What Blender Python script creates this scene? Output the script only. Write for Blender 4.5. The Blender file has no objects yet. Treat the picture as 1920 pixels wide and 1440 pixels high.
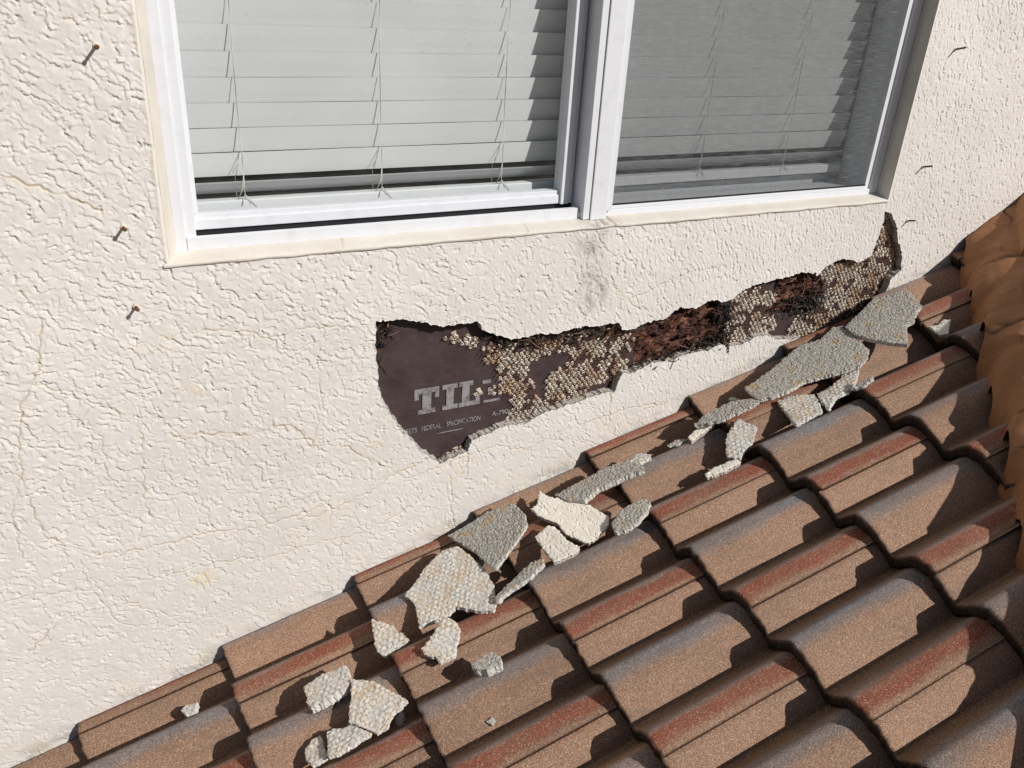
import bpy, bmesh, math, random
import numpy as np
from mathutils import Vector, Matrix, geometry

# ------------------------------------------------------------------ camera
CAM = np.array([0.4197, -1.6222, 1.7107])
YAW, PITCH, ROLL, FOC = 0.4964, 0.4597, 0.0622, 1567.86
SL = 0.3196                      # roof slope
S0, EXP, LANE, Y0 = 0.5981, 0.343, 0.1595, 0.084
XL, XR, ZS = 0.5531, 2.4821, 1.1778   # window opening
scene = bpy.context.scene
C = scene.collection
def cam_axes():
    ca, sa = math.cos(YAW), math.sin(YAW); cb, sb = math.cos(PITCH), math.sin(PITCH)
    f = np.array([sa*cb, ca*cb, -sb]); r0 = np.array([ca, -sa, 0.]); u0 = np.cross(r0, f)
    cc, sc = math.cos(ROLL), math.sin(ROLL)
    return cc*r0+sc*u0, -sc*r0+cc*u0, f
R_, U_, F_ = cam_axes()
cd = bpy.data.cameras.new('camera'); cam = bpy.data.objects.new('camera', cd); C.objects.link(cam)
cd.sensor_width = 36; cd.lens = FOC/1920*36; cd.clip_start = 0.02; cd.clip_end = 2000
M = Matrix(((R_[0], U_[0], -F_[0], CAM[0]), (R_[1], U_[1], -F_[1], CAM[1]), (R_[2], U_[2], -F_[2], CAM[2]), (0, 0, 0, 1)))
cam.matrix_world = M
scene.camera = cam
# ------------------------------------------------------------------ light
SUN = Vector((0.455, -0.665, 0.60)).normalized()     # towards the sun
sd = bpy.data.lights.new('sun', 'SUN'); sd.energy = 5.0; sd.angle = math.radians(0.55); sd.color = (1.0, 0.97, 0.925)
sun = bpy.data.objects.new('sun', sd); C.objects.link(sun)
sun.rotation_euler = SUN.to_track_quat('Z', 'Y').to_euler(); sun.location = (3, -4, 5)
w = bpy.data.worlds.new('World'); scene.world = w; w.use_nodes = True
nt = w.node_tree; sky = nt.nodes.new('ShaderNodeTexSky'); sky.sky_type = 'NISHITA'; sky.sun_disc = False
sky.sun_elevation = math.asin(SUN.z); sky.sun_rotation = math.atan2(SUN.x, SUN.y)
bg = nt.nodes['Background']; bg.inputs[1].default_value = 0.05; nt.links.new(sky.outputs[0], bg.inputs[0])
scene.view_settings.view_transform = 'Standard'; scene.view_settings.look = 'None'
scene.view_settings.exposure = -0.16; scene.view_settings.gamma = 1
scene.render.resolution_x = 1024; scene.render.resolution_y = 768

rng = np.random.default_rng(7); random.seed(7)
# ------------------------------------------------------------------ maths
def ray(u, v):
    return F_ + R_*(u-960)/FOC - U_*(v-720)/FOC
def wallpt(u, v, y=0.):
    d = ray(u, v); return CAM + (y-CAM[1])/d[1]*d
cS, sS = math.cos(SL), math.sin(SL)
ES = np.array([cS, 0, sS]); EY = np.array([0, 1., 0]); EN = np.array([-sS, 0, cS])
def roofw(s, y, h):
    s, y, h = np.broadcast_arrays(s, y, h)
    return s[..., None]*ES + y[..., None]*EY + h[..., None]*EN
def ray_plane_syh(u, v, a, b, c):      # roof-space plane h = a s + b y + c
    d = ray(u, v); D = np.array([d@ES, d@EY, d@EN]); O = np.array([CAM@ES, CAM@EY, CAM@EN])
    t = (a*O[0]+b*O[1]+c-O[2])/(D[2]-a*D[0]-b*D[1])
    return O+t*D
def _h(ix, iy, seed):
    n = (ix.astype(np.int64)*374761393 + iy.astype(np.int64)*668265263 + seed*974634777) & 0x7fffffff
    n = ((n ^ (n >> 13))*1274126177) & 0x7fffffff
    n = ((n ^ (n >> 15))*2246822519) & 0x7fffffff
    return (n ^ (n >> 12))
def pn(x, y, seed=0):                   # gradient noise about -1..1
    x = np.asarray(x, float); y = np.asarray(y, float)
    xi = np.floor(x); yi = np.floor(y); xf = x-xi; yf = y-yi
    u = xf*xf*xf*(xf*(xf*6-15)+10); v = yf*yf*yf*(yf*(yf*6-15)+10)
    def g(dx, dy):
        a = (_h(xi+dx, yi+dy, seed) & 1023)*(2*math.pi/1024)
        return np.cos(a)*(xf-dx)+np.sin(a)*(yf-dy)
    n0 = g(0, 0)*(1-u)+g(1, 0)*u; n1 = g(0, 1)*(1-u)+g(1, 1)*u
    return (n0*(1-v)+n1*v)*1.5
def fbm(x, y, o=3, seed=0, gain=.5):
    r = 0; a = 1.
    for i in range(o):
        r = r+a*pn(x*2**i+i*17.3, y*2**i-i*9.1, seed+i); a *= gain
    return r
def sstep(a, b, x):
    t = np.clip((x-a)/(b-a), 0, 1); return t*t*(3-2*t)
def pip(px, py, poly):                  # points in polygon
    px = np.asarray(px); py = np.asarray(py); ins = np.zeros(px.shape, bool)
    n = len(poly)
    for i in range(n):
        x0, y0 = poly[i]; x1, y1 = poly[(i+1) % n]
        if y0 == y1: continue
        c = ((y0 > py) != (y1 > py)) & (px < (x1-x0)*(py-y0)/(y1-y0)+x0)
        ins ^= c
    return ins
def rough_line(pts, step, amp, closed=True, seed=0, freq=90):
    out = []; n = len(pts); k = 0.
    for i in range(n if closed else n-1):
        a = np.array(pts[i], float); b = np.array(pts[(i+1) % n], float); L = np.linalg.norm(b-a)
        m = max(1, int(L/step)); nn = np.array([-(b-a)[1], (b-a)[0]])/max(L, 1e-9)
        for j in range(m):
            k += step
            p = a+(b-a)*j/m
            o = amp*(float(fbm(np.array(k*freq), np.array(seed*3.7), 3, seed, .7)))
            out.append(p+nn*o)
    if not closed: out.append(np.array(pts[-1], float))
    return np.array(out)
def seg_dist(px, py, line, maxd, closed=False):
    d = np.full(px.shape, 9.); n = len(line)
    for i in range(n if closed else n-1):
        a = line[i]; b = line[(i+1) % n]
        m = (px > min(a[0], b[0])-maxd) & (px < max(a[0], b[0])+maxd) & (py > min(a[1], b[1])-maxd) & (py < max(a[1], b[1])+maxd)
        if not m.any(): continue
        X = px[m]-a[0]; Y = py[m]-a[1]; e = b-a; t = np.clip((X*e[0]+Y*e[1])/max(e@e, 1e-12), 0, 1)
        dd = np.hypot(X-t*e[0], Y-t*e[1]); d[m] = np.minimum(d[m], dd)
    return d
# ------------------------------------------------------------------ scene helpers
def mesh_obj(name, V, Fc, mat, parent=None, smooth=True, cols=None, sharp=None):
    V = np.asarray(V, np.float32); me = bpy.data.meshes.new(name)
    if isinstance(Fc, np.ndarray):
        k = Fc.shape[1]; me.vertices.add(len(V)); me.vertices.foreach_set('co', V.ravel())
        me.loops.add(Fc.size); me.loops.foreach_set('vertex_index', Fc.astype(np.int32).ravel())
        me.polygons.add(len(Fc)); me.polygons.foreach_set('loop_start', np.arange(len(Fc), dtype=np.int32)*k)
        me.polygons.foreach_set('loop_total', np.full(len(Fc), k, np.int32))
        me.update(calc_edges=True)
    else:
        me.from_pydata([tuple(map(float, v)) for v in V], [], Fc)
    me.validate()
    me.polygons.foreach_set('use_smooth', np.full(len(me.polygons), smooth, bool))
    if cols:
        for nm, c in cols.items():
            at = me.attributes.new(nm, 'FLOAT_COLOR', 'POINT'); c = np.asarray(c, np.float32)
            if c.shape[1] == 3: c = np.c_[c, np.ones(len(c), np.float32)]
            at.data.foreach_set('color', c.ravel())
    o = bpy.data.objects.new(name, me); C.objects.link(o); me.materials.append(mat)
    if parent: o.parent = parent
    return o
def bm_obj(name, bm, mat, parent=None, smooth=False):
    me = bpy.data.meshes.new(name); bm.to_mesh(me); bm.free(); me.materials.append(mat)
    if smooth: me.polygons.foreach_set('use_smooth', np.full(len(me.polygons), True))
    o = bpy.data.objects.new(name, me); C.objects.link(o)
    if parent: o.parent = parent
    return o
def empty(name): 
    o = bpy.data.objects.new(name, None); o.empty_display_size = .1; C.objects.link(o); return o
def tag(o, label=None, cat=None, group=None, kind=None):
    if label: o['label'] = label
    if cat: o['category'] = cat
    if group: o['group'] = group
    if kind: o['kind'] = kind
    return o
def box(bm, x0, x1, y0, y1, z0, z1, bev=0.):
    r = bmesh.ops.create_cube(bm, size=1)
    for v in r['verts']:
        v.co = Vector((x0 if v.co.x < 0 else x1, y0 if v.co.y < 0 else y1, z0 if v.co.z < 0 else z1))
    if bev:
        es = list({e for v in r['verts'] for e in v.link_edges})
        bmesh.ops.bevel(bm, geom=es, offset=bev, segments=2, affect='EDGES', profile=.6)
def tube_arrays(pts, rad, n=6):
    pts = np.asarray(pts, float); V = []; Fc = []
    for i, p in enumerate(pts):
        t = pts[min(i+1, len(pts)-1)]-pts[max(i-1, 0)]; t /= np.linalg.norm(t)+1e-12
        a = np.cross(t, [0, 0, 1.]); 
        if np.linalg.norm(a) < 1e-3: a = np.cross(t, [1., 0, 0])
        a /= np.linalg.norm(a); b = np.cross(t, a); r = rad[i] if hasattr(rad, '__len__') else rad
        for k in range(n):
            V.append(p+r*(a*math.cos(2*math.pi*k/n)+b*math.sin(2*math.pi*k/n)))
    for i in range(len(pts)-1):
        for k in range(n):
            Fc.append((i*n+k, i*n+(k+1) % n, (i+1)*n+(k+1) % n, (i+1)*n+k))
    Fc.append(tuple(range(n))[::-1]); Fc.append(tuple(range((len(pts)-1)*n, len(pts)*n)))
    return V, Fc
class Acc:
    def __init__(s): s.V = []; s.F = []; s.C = []
    def add(s, V, F, c=None):
        o = len(s.V); s.V += [np.asarray(v) for v in V]; s.F += [tuple(i+o for i in f) for f in F]
        if c is not None: s.C += [c]*len(V)
    def build(s, name, mat, parent=None, smooth=True):
        return mesh_obj(name, np.array(s.V), s.F, mat, parent, smooth, {'tint': np.array(s.C)} if s.C else None)
# ------------------------------------------------------------------ materials
class N:
    def __init__(s, name):
        s.m = bpy.data.materials.new(name); s.m.use_nodes = True; s.t = s.m.node_tree; s.b = s.t.nodes['Principled BSDF']
    def n(s, ty, **k):
        x = s.t.nodes.new('ShaderNode'+ty)
        for a, b in k.items(): setattr(x, a, b)
        return x
    def l(s, a, b): s.t.links.new(a, b)
    def pos(s):
        return s.n('NewGeometry').outputs['Position']
    def noise(s, scale, detail=3, rough=.5, vec=None, dist=0.):
        x = s.n('TexNoise'); x.inputs['Scale'].default_value = scale; x.inputs['Detail'].default_value = detail
        x.inputs['Roughness'].default_value = rough; x.inputs['Distortion'].default_value = dist
        s.l(vec if vec else s.pos(), x.inputs['Vector']); return x.outputs[0]
    def ramp(s, fac, stops):
        x = s.n('ValToRGB'); e = x.color_ramp.elements
        while len(e) < len(stops): e.new(.5)
        for i, (p, c) in enumerate(stops):
            e[i].position = p; e[i].color = (*c, 1) if hasattr(c, '__len__') else (c, c, c, 1)
        s.l(fac, x.inputs[0]); return x.outputs[0]
    def mix(s, fac, a, b, mode='MIX'):
        x = s.n('MixRGB', blend_type=mode)
        for i, q in zip((0, 1, 2), (fac, a, b)):
            if hasattr(q, 'default_value') or hasattr(q, 'is_linked'): s.l(q, x.inputs[i])
            elif hasattr(q, '__len__'): x.inputs[i].default_value = (*q, 1)
            else: x.inputs[i].default_value = q if i == 0 else (q, q, q, 1)
        return x.outputs[0]
    def math(s, op, a, b=0.):
        x = s.n('Math', operation=op)
        for i, q in enumerate((a, b)):
            if hasattr(q, 'is_linked'): s.l(q, x.inputs[i])
            else: x.inputs[i].default_value = q
        return x.outputs[0]
    def attr(s, name):
        x = s.n('Attribute'); x.attribute_name = name; return x.outputs['Color']
    def sep(s, c):
        x = s.n('SeparateColor'); s.l(c, x.inputs[0]); return x.outputs
    def bump(s, h, dist, strength=1., prev=None):
        x = s.n('Bump'); x.inputs['Distance'].default_value = dist; x.inputs['Strength'].default_value = strength
        s.l(h, x.inputs['Height'])
        if prev: s.l(prev, x.inputs['Normal'])
        return x.outputs[0]
    def done(s, col=None, rough=.8, normal=None, spec=.3):
        if col is not None:
            if hasattr(col, 'is_linked'): s.l(col, s.b.inputs['Base Color'])
            else: s.b.inputs['Base Color'].default_value = (*col, 1)
        if hasattr(rough, 'is_linked'): s.l(rough, s.b.inputs['Roughness'])
        else: s.b.inputs['Roughness'].default_value = rough
        s.b.inputs['Specular IOR Level'].default_value = spec
        if normal: s.l(normal, s.b.inputs['Normal'])
        return s.m
WALLC = (.74, .685, .60)
def mat_stucco():
    m = N('stucco'); big = m.noise(2.2, 4, .6)
    c = m.mix(m.ramp(big, [(.3, 0.), (.7, 1.)]), (.655, .62, .578), (.73, .695, .655))
    sm = m.noise(160, 3, .6); c = m.mix(.18, c, m.ramp(sm, [(.25, .35), (.75, 1.)]), 'MULTIPLY')
    a = m.sep(m.attr('stain'))
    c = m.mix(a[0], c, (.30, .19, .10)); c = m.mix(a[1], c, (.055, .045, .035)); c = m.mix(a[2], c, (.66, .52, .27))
    e = m.sep(m.attr('edge')); ec = m.mix(m.ramp(m.noise(220, 3, .6), [(.3, 0.), (.7, 1.)]), (.33, .30, .26), (.62, .585, .52)); c = m.mix(e[0], c, ec)
    c = m.mix(e[1], c, (.67, .62, .55))
    return m.done(c, .9, m.bump(m.noise(420, 3, .6), .0004, .4), .15)
def mat_trim():
    m = N('cream_plaster'); n = m.noise(9, 5, .6); c = m.mix(m.ramp(n, [(.35, 0.), (.7, 1.)]), (.59, .545, .48), (.67, .63, .57))
    n2 = m.noise(60, 4, .6); c = m.mix(m.ramp(n2, [(.62, 0.), (.75, .35)]), c, (.5, .36, .2))
    a = m.sep(m.attr('stain')); c = m.mix(a[1], c, (.06, .05, .04)); c = m.mix(a[0], c, (.25, .15, .08))
    return m.done(c, .8, m.bump(m.noise(120, 4, .6), .0008, .8), .2)
def mat_tile():
    m = N('concrete_tile'); tc = m.attr('tint')
    v = m.n('TexVoronoi'); v.inputs['Scale'].default_value = 520; m.l(m.pos(), v.inputs['Vector'])
    g = m.n('RGBToBW'); m.l(v.outputs['Color'], g.inputs[0])
    n1 = m.noise(430, 2, .8); 
    c = m.mix(1., tc, m.ramp(n1, [(.28, .32), (.5, .92), (.72, 1.7)]), 'MULTIPLY')
    c = m.mix(m.ramp(g.outputs[0], [(.72, 0.), (.90, .40)]), c, (.66, .54, .43))
    dr = m.n('Mapping'); dr.inputs['Scale'].default_value = (3, 26, 3); m.l(m.pos(), dr.inputs[0]); c = m.mix(m.ramp(m.noise(1., 4, .6, dr.outputs[0]), [(.52, 0.), (.75, .38)]), c, (.12, .085, .065))
    c = m.mix(m.ramp(m.noise(33, 4, .7), [(.68, 0.), (.74, .5)]), c, (.07, .05, .04))
    c = m.mix(m.ramp(g.outputs[0], [(.14, .38), (.26, 0.)]), c, (.085, .06, .05))
    lg = m.noise(14, 4, .6); c = m.mix(.3, c, m.ramp(lg, [(.3, .75), (.7, 1.1)]), 'MULTIPLY')
    e = m.sep(m.attr('edge')); c = m.mix(e[0], c, m.mix(m.noise(260, 3, .7), (.018, .011, .008), (.055, .035, .022)))  # brown edge tone darkened further to paint in shade at the course ends
    b = m.bump(n1, .0011, .9); b = m.bump(m.math('MULTIPLY', e[0], m.noise(150, 4, .7)), .006, 1., b)
    return m.done(c, .78, b, .3)
def mat_cap():
    m = N('painted_mortar'); n = m.noise(5, 5, .6)
    c = m.mix(m.ramp(n, [(.3, 0.), (.7, 1.)]), (.27, .115, .048), (.36, .17, .078))
    n2 = m.noise(28, 5, .65); c = m.mix(m.ramp(n2, [(.55, 0.), (.75, .4)]), c, (.42, .27, .17)); c = m.mix(m.ramp(m.noise(60, 4, .7), [(.60, 0.), (.72, .5)]), c, (.12, .06, .035)); c = m.mix(.35, c, m.ramp(m.noise(380, 2, .7), [(.3, .5), (.7, 1.3)]), 'MULTIPLY')
    vv = m.n('TexVoronoi', feature='DISTANCE_TO_EDGE'); vv.inputs['Scale'].default_value = 7
    wv = m.n('VectorMath', operation='ADD'); m.l(m.pos(), wv.inputs[0])
    nc = m.n('TexNoise'); nc.inputs['Scale'].default_value = 9; m.l(m.pos(), nc.inputs['Vector'])
    sc = m.n('VectorMath', operation='SCALE'); sc.inputs['Scale'].default_value = .12; m.l(nc.outputs['Color'], sc.inputs[0]); m.l(sc.outputs[0], wv.inputs[1])
    m.l(wv.outputs[0], vv.inputs['Vector'])
    crk = m.math('MULTIPLY', m.ramp(vv.outputs[0], [(0., 1.), (.012, 0.)]), m.ramp(m.noise(4, 2), [(.5, 0.), (.56, 1.)]))
    c = m.mix(crk, c, (.05, .025, .017))
    c = m.mix(m.math('MULTIPLY', m.sep(m.attr('stain'))[0], .85), c, (.035, .018, .012)); b = m.bump(m.noise(60, 5, .6), .002, .5); b = m.bump(crk, .003, -1., b) if False else b
    return m.done(c, .72, b, .3)
def mat_vinyl(name='white_vinyl', c0=(.67, .68, .71)):
    m = N(name); n = m.noise(30, 4, .6)
    c = m.mix(m.ramp(n, [(.52, 0.), (.8, .4)]), c0, tuple(x*.72 for x in c0)); c = m.mix(m.ramp(m.noise(210, 3, .7), [(.66, 0.), (.74, .45)]), c, (.30, .27, .23))
    return m.done(c, .42, m.bump(m.noise(25, 2), .0006, .3), .4)
def mat_slat():
    m = N('blind_slat'); n = m.noise(4, 3, .5); c = m.mix(m.ramp(n, [(.35, 0.), (.65, 1.)]), (.63, .65, .655), (.68, .695, .70))
    sp = m.noise(190, 2, .5); zone = m.noise(3.1, 2); f = m.math('MULTIPLY', m.ramp(sp, [(.70, 0.), (.74, 1.)]), m.ramp(zone, [(.5, 0.), (.62, .7)]))
    c = m.mix(f, c, (.2, .2, .18)); return m.done(c, .5, None, .35)
def simple(name, col, rough=.8, bs=80, bd=.001, var=.25, spec=.3):
    m = N(name); c = m.mix(m.ramp(m.noise(bs*.4, 4, .65), [(.3, 0.), (.7, 1.)]), tuple(x*(1-var) for x in col), tuple(min(1, x*(1+var)) for x in col))
    return m.done(c, rough, m.bump(m.noise(bs, 4, .6), bd, .8), spec)
def mat_felt():
    m = N('asphalt_felt'); n = m.noise(12, 5, .6); c = m.mix(m.ramp(n, [(.3, 0.), (.7, 1.)]), (.034, .021, .022), (.062, .041, .042))
    s2 = m.noise(75, 3, .6); c = m.mix(m.ramp(s2, [(.64, 0.), (.70, .7)]), c, (.018, .012, .012))
    s3 = m.noise(55, 3, .7, dist=1.5); c = m.mix(m.ramp(s3, [(.70, 0.), (.76, .6)]), c, (.22, .10, .045))
    vec = m.n('Mapping'); vec.inputs['Scale'].default_value = (1, 1, 9); m.l(m.pos(), vec.inputs[0])
    c = m.mix(m.ramp(m.noise(40, 2, .5, vec.outputs[0]), [(.4, 0.), (.7, .22)]), c, (.10, .072, .075))
    return m.done(c, .62, m.bump(m.noise(45, 4, .6), .0015, .6), .35)
def mat_print():
    m = N('worn_print'); n = m.noise(70, 5, .75, dist=.6); vec = m.n('Mapping'); vec.inputs['Scale'].default_value = (1, 1, 6); m.l(m.pos(), vec.inputs[0])
    n2 = m.noise(60, 2, .5, vec.outputs[0]); c = m.mix(m.ramp(n, [(.48, 0.), (.66, .85)]), (.27, .255, .255), (.06, .042, .043))
    c = m.mix(m.ramp(n2, [(.58, 0.), (.66, .45)]), c, (.06, .042, .043)); return m.done(c, .7, None, .2)
def mat_tint(name, rough=.8, spec=.25, bs=150, bd=.0012, mul=(.6, 1.2)):
    m = N(name); c = m.mix(1., m.attr('tint'), m.ramp(m.noise(bs, 3, .65), [(.3, mul[0]), (.7, mul[1])]), 'MULTIPLY')
    return m.done(c, rough, m.bump(m.noise(bs*1.6, 3, .6), bd, .8), spec)
def mat_glass():
    m = N('window_glass'); t = m.t; tr = m.n('BsdfTransparent'); tr.inputs[0].default_value = (.955, .96, .96, 1)
    gl = m.n('BsdfGlossy'); gl.inputs['Roughness'].default_value = .01
    lw = m.n('LayerWeight'); lw.inputs[0].default_value = .5; fr_ = m.math('POWER', lw.outputs['Facing'], 5.); fr_ = m.math('MULTIPLY_ADD', fr_, .9); fr_.node.inputs[2].default_value = .05
    mx = m.n('MixShader'); m.l(fr_, mx.inputs[0]); m.l(tr.outputs[0], mx.inputs[1]); m.l(gl.outputs[0], mx.inputs[2])
    df = m.n('BsdfDiffuse'); df.inputs[0].default_value = (.7, .7, .68, 1)
    mx2 = m.n('MixShader'); f = m.ramp(m.noise(6, 5, .7), [(.4, .01), (.8, .06)]); m.l(f, mx2.inputs[0]); m.l(mx.outputs[0], mx2.inputs[1]); m.l(df.outputs[0], mx2.inputs[2])
    m.l(mx2.outputs[0], t.nodes['Material Output'].inputs[0]); return m.m
def mat_screen():
    m = N('insect_mesh'); tr = m.n('BsdfTransparent')
    df = m.n('BsdfDiffuse'); df.inputs[0].default_value = (.17, .175, .175, 1)
    mp = m.n('Mapping'); mp.inputs['Scale'].default_value = (14, 1, 700); m.l(m.pos(), mp.inputs[0])
    a = m.noise(1.6, 2, .5, mp.outputs[0])
    mp2 = m.n('Mapping'); mp2.inputs['Scale'].default_value = (600, 1, 16); m.l(m.pos(), mp2.inputs[0])
    b = m.noise(1.6, 2, .5, mp2.outputs[0])
    f = m.math('ADD', m.ramp(a, [(.3, .27), (.7, .46)]), m.ramp(b, [(.35, 0.), (.7, .10)]))
    m.l(m.ramp(a, [(.45, (.06, .064, .066)), (.75, (.27, .285, .29))]), df.inputs[0])
    mx = m.n('MixShader'); m.l(f, mx.inputs[0]); m.l(tr.outputs[0], mx.inputs[1]); m.l(df.outputs[0], mx.inputs[2])
    m.l(mx.outputs[0], m.t.nodes['Material Output'].inputs[0]); return m.m
def mat_slab(name, kind):
    m = N(name); a = m.sep(m.attr('tint'))      # r: rust groove, g: side
    if kind == 'paint':
        c = m.mix(m.ramp(m.noise(30, 4, .6), [(.3, 0.), (.7, 1.)]), (.70, .65, .56), (.78, .73, .645))
        c = m.mix(a[1], c, (.42, .39, .34))
        return m.done(c, .9, m.bump(m.noise(300, 3, .6), .0006, .7), .15)
    lo, hi = ((.46, .435, .395), (.73, .70, .65)) if kind == 'lath' else ((.25, .235, .21), (.56, .53, .475))
    c = m.mix(m.ramp(m.noise(170, 4, .7), [(.32, 0.), (.66, 1.)]), lo, hi)
    c = m.mix(m.ramp(m.noise(18, 3, .6), [(.45, 0.), (.7, .22)]), c, (.52, .46, .36))
    c = m.mix(a[0], c, (.50, .29, .085)); c = m.mix(a[2], c, (.10, .075, .055))
    c = m.mix(m.math('MULTIPLY', a[1], .6), c, (.60, .58, .54))
    return m.done(c, .92, m.bump(m.noise(260, 4, .7), .0016, .9), .15)
ST = mat_stucco(); TRIM = mat_trim(); TILE = mat_tile(); CAP = mat_cap(); VIN = mat_vinyl(); SLAT = mat_slat()
VIN2 = mat_vinyl('shaded_vinyl', (.48, .48, .55))  # bluish darker copy of the white vinyl, with shade painted in
DARK = simple('gasket_and_slot_shade', (.012, .012, .014), .6); ROOM = simple('dim_room', (.035, .032, .03), .9)  # near-black serves the screen spline and the painted slot shade
FELT = mat_felt(); PRINT = mat_print(); GLASS = mat_glass(); SCREEN = mat_screen()
KEYM = mat_tint('plaster_key'); WOOD = mat_tint('rotten_wood', .75, .3, 120, .001, (.5, 1.3)); RUST = simple('rusty_steel', (.13, .055, .025), .75, 300, .0006, .4)
SLM = {k: mat_slab('fragment_'+k, k) for k in ('lath', 'rough', 'paint')}
CORD = simple('ladder_cord', (.62, .62, .57), .8)

# ================================================================== SETTING
g = mesh_obj('ground', [(-400, -400, -3.4), (400, -400, -3.4), (400, 400, -3.4), (-400, 400, -3.4)], [(0, 1, 2, 3)], simple('dry_ground', (.22, .19, .15), .95, 2, .02))
tag(g, kind='structure')
# ================================================================== WALL
house = empty('stucco_wall'); house['kind'] = 'thing'; tag(house, 'cream skip-trowel stucco house wall, cracked and broken open below the window', 'wall')
hole_px = [(705,603),(735,600),(760,598),(790,605),(830,612),(862,608),(895,603),(900,605),(903,618),(935,630),(962,636),(985,634),(1010,625),(1040,626),(1070,618),(1100,612),(1130,610),(1164,606),(1168,620),(1195,615),(1215,604),(1250,598),(1262,585),(1275,577),(1305,578),(1330,565),(1345,562),(1355,568),(1375,560),(1400,540),(1430,530),(1470,522),(1500,512),(1530,511),(1533,518),(1550,500),(1575,487),(1595,487),(1612,492),(1635,478),(1645,450),(1655,425),(1660,397),(1672,400),(1682,425),(1685,455),(1692,475),(1690,505),(1672,522),(1664,540),(1655,560),(1625,590),(1590,615),(1545,640),(1500,668),(1460,692),(1440,690),(1478,660),(1504,634),(1460,636),(1441,627),(1420,630),(1391,646),(1363,649),(1347,645),(1329,655),(1300,660),(1285,664),(1263,674),(1222,680),(1191,697),(1166,699),(1162,712),(1152,735),(1135,735),(1103,745),(1088,752),(1047,764),(1015,776),(986,793),(942,799),(919,811),(884,825),(878,844),(855,855),(826,868),(808,857),(797,849),(767,820),(747,796),(724,761),(714,741),(708,691),(705,647)]
W2 = lambda px, y=0.: [tuple(wallpt(u, v, y)[[0, 2]]) for u, v in px]
HOLE = rough_line(W2(hole_px), .004, .0034, True, 5, 110)
def wall_relief(x, z, rough=1.):
    """trowelled stucco relief in metres (positive = towards the viewer)"""
    right = sstep(1.2, 2.7, x)
    lo = pn(x*16, z*16, 20)+.5*pn(x*34, z*34, 21)
    hi = .62*pn(x*70, z*70, 22)+.30*pn(x*150, z*150, 23)+.15*pn(x*320, z*320, 24)
    gx = .62+.38*right; gz = .78-.70*right; sp = .026-.006*right
    h = 0
    for i, (s_, am, mf, na, th0) in enumerate(((1., .0021, 24, 1.0, -.16), (.56, .0014, 44, .9, -.02))):
        base = (x*gx+z*gz)/(sp*s_)+na*(lo if i == 0 else pn(x*40+5, z*40, 25)); k = base+na*.55*(hi if i == 0 else np.roll(hi, 97, 1) if hi.ndim > 1 else hi)
        f = k-np.floor(k); stair = np.floor(k)+sstep(0, .07 if i == 0 else .12, f)
        g_ = (np.exp(-((f-.985)/.05)**2)+np.exp(-((f+.015)/.05)**2))*1.0*sstep(-.25, .35, fbm(x*55+i*7, z*55, 2, 36))                # groove added at the foot of each lip to deepen its shadow line
        m_ = fbm(x*mf*(1+.5*right)+9*i, z*mf*(1+.7*right), 2, 31+i, .8)
        th1 = th0+.15*sstep(.5, 1.5, x)+.20*sstep(.95, .25, z)+.16*pn(x*5+3, z*5, 35); h = h+am*(stair-.5-base-g_)*sstep(th1-.04, th1+.14, m_)
    h += .0004*sstep(-.1, .4, fbm(x*14, z*14, 3, 52))+.00022*pn(x*110, z*110, 61)+.00009*pn(x*300, z*300, 62)+.0018*pn(x*5, z*5, 63)
    return h*rough*(1-.18*sstep(1.1, .3, z)*(x < 1.9))
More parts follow.
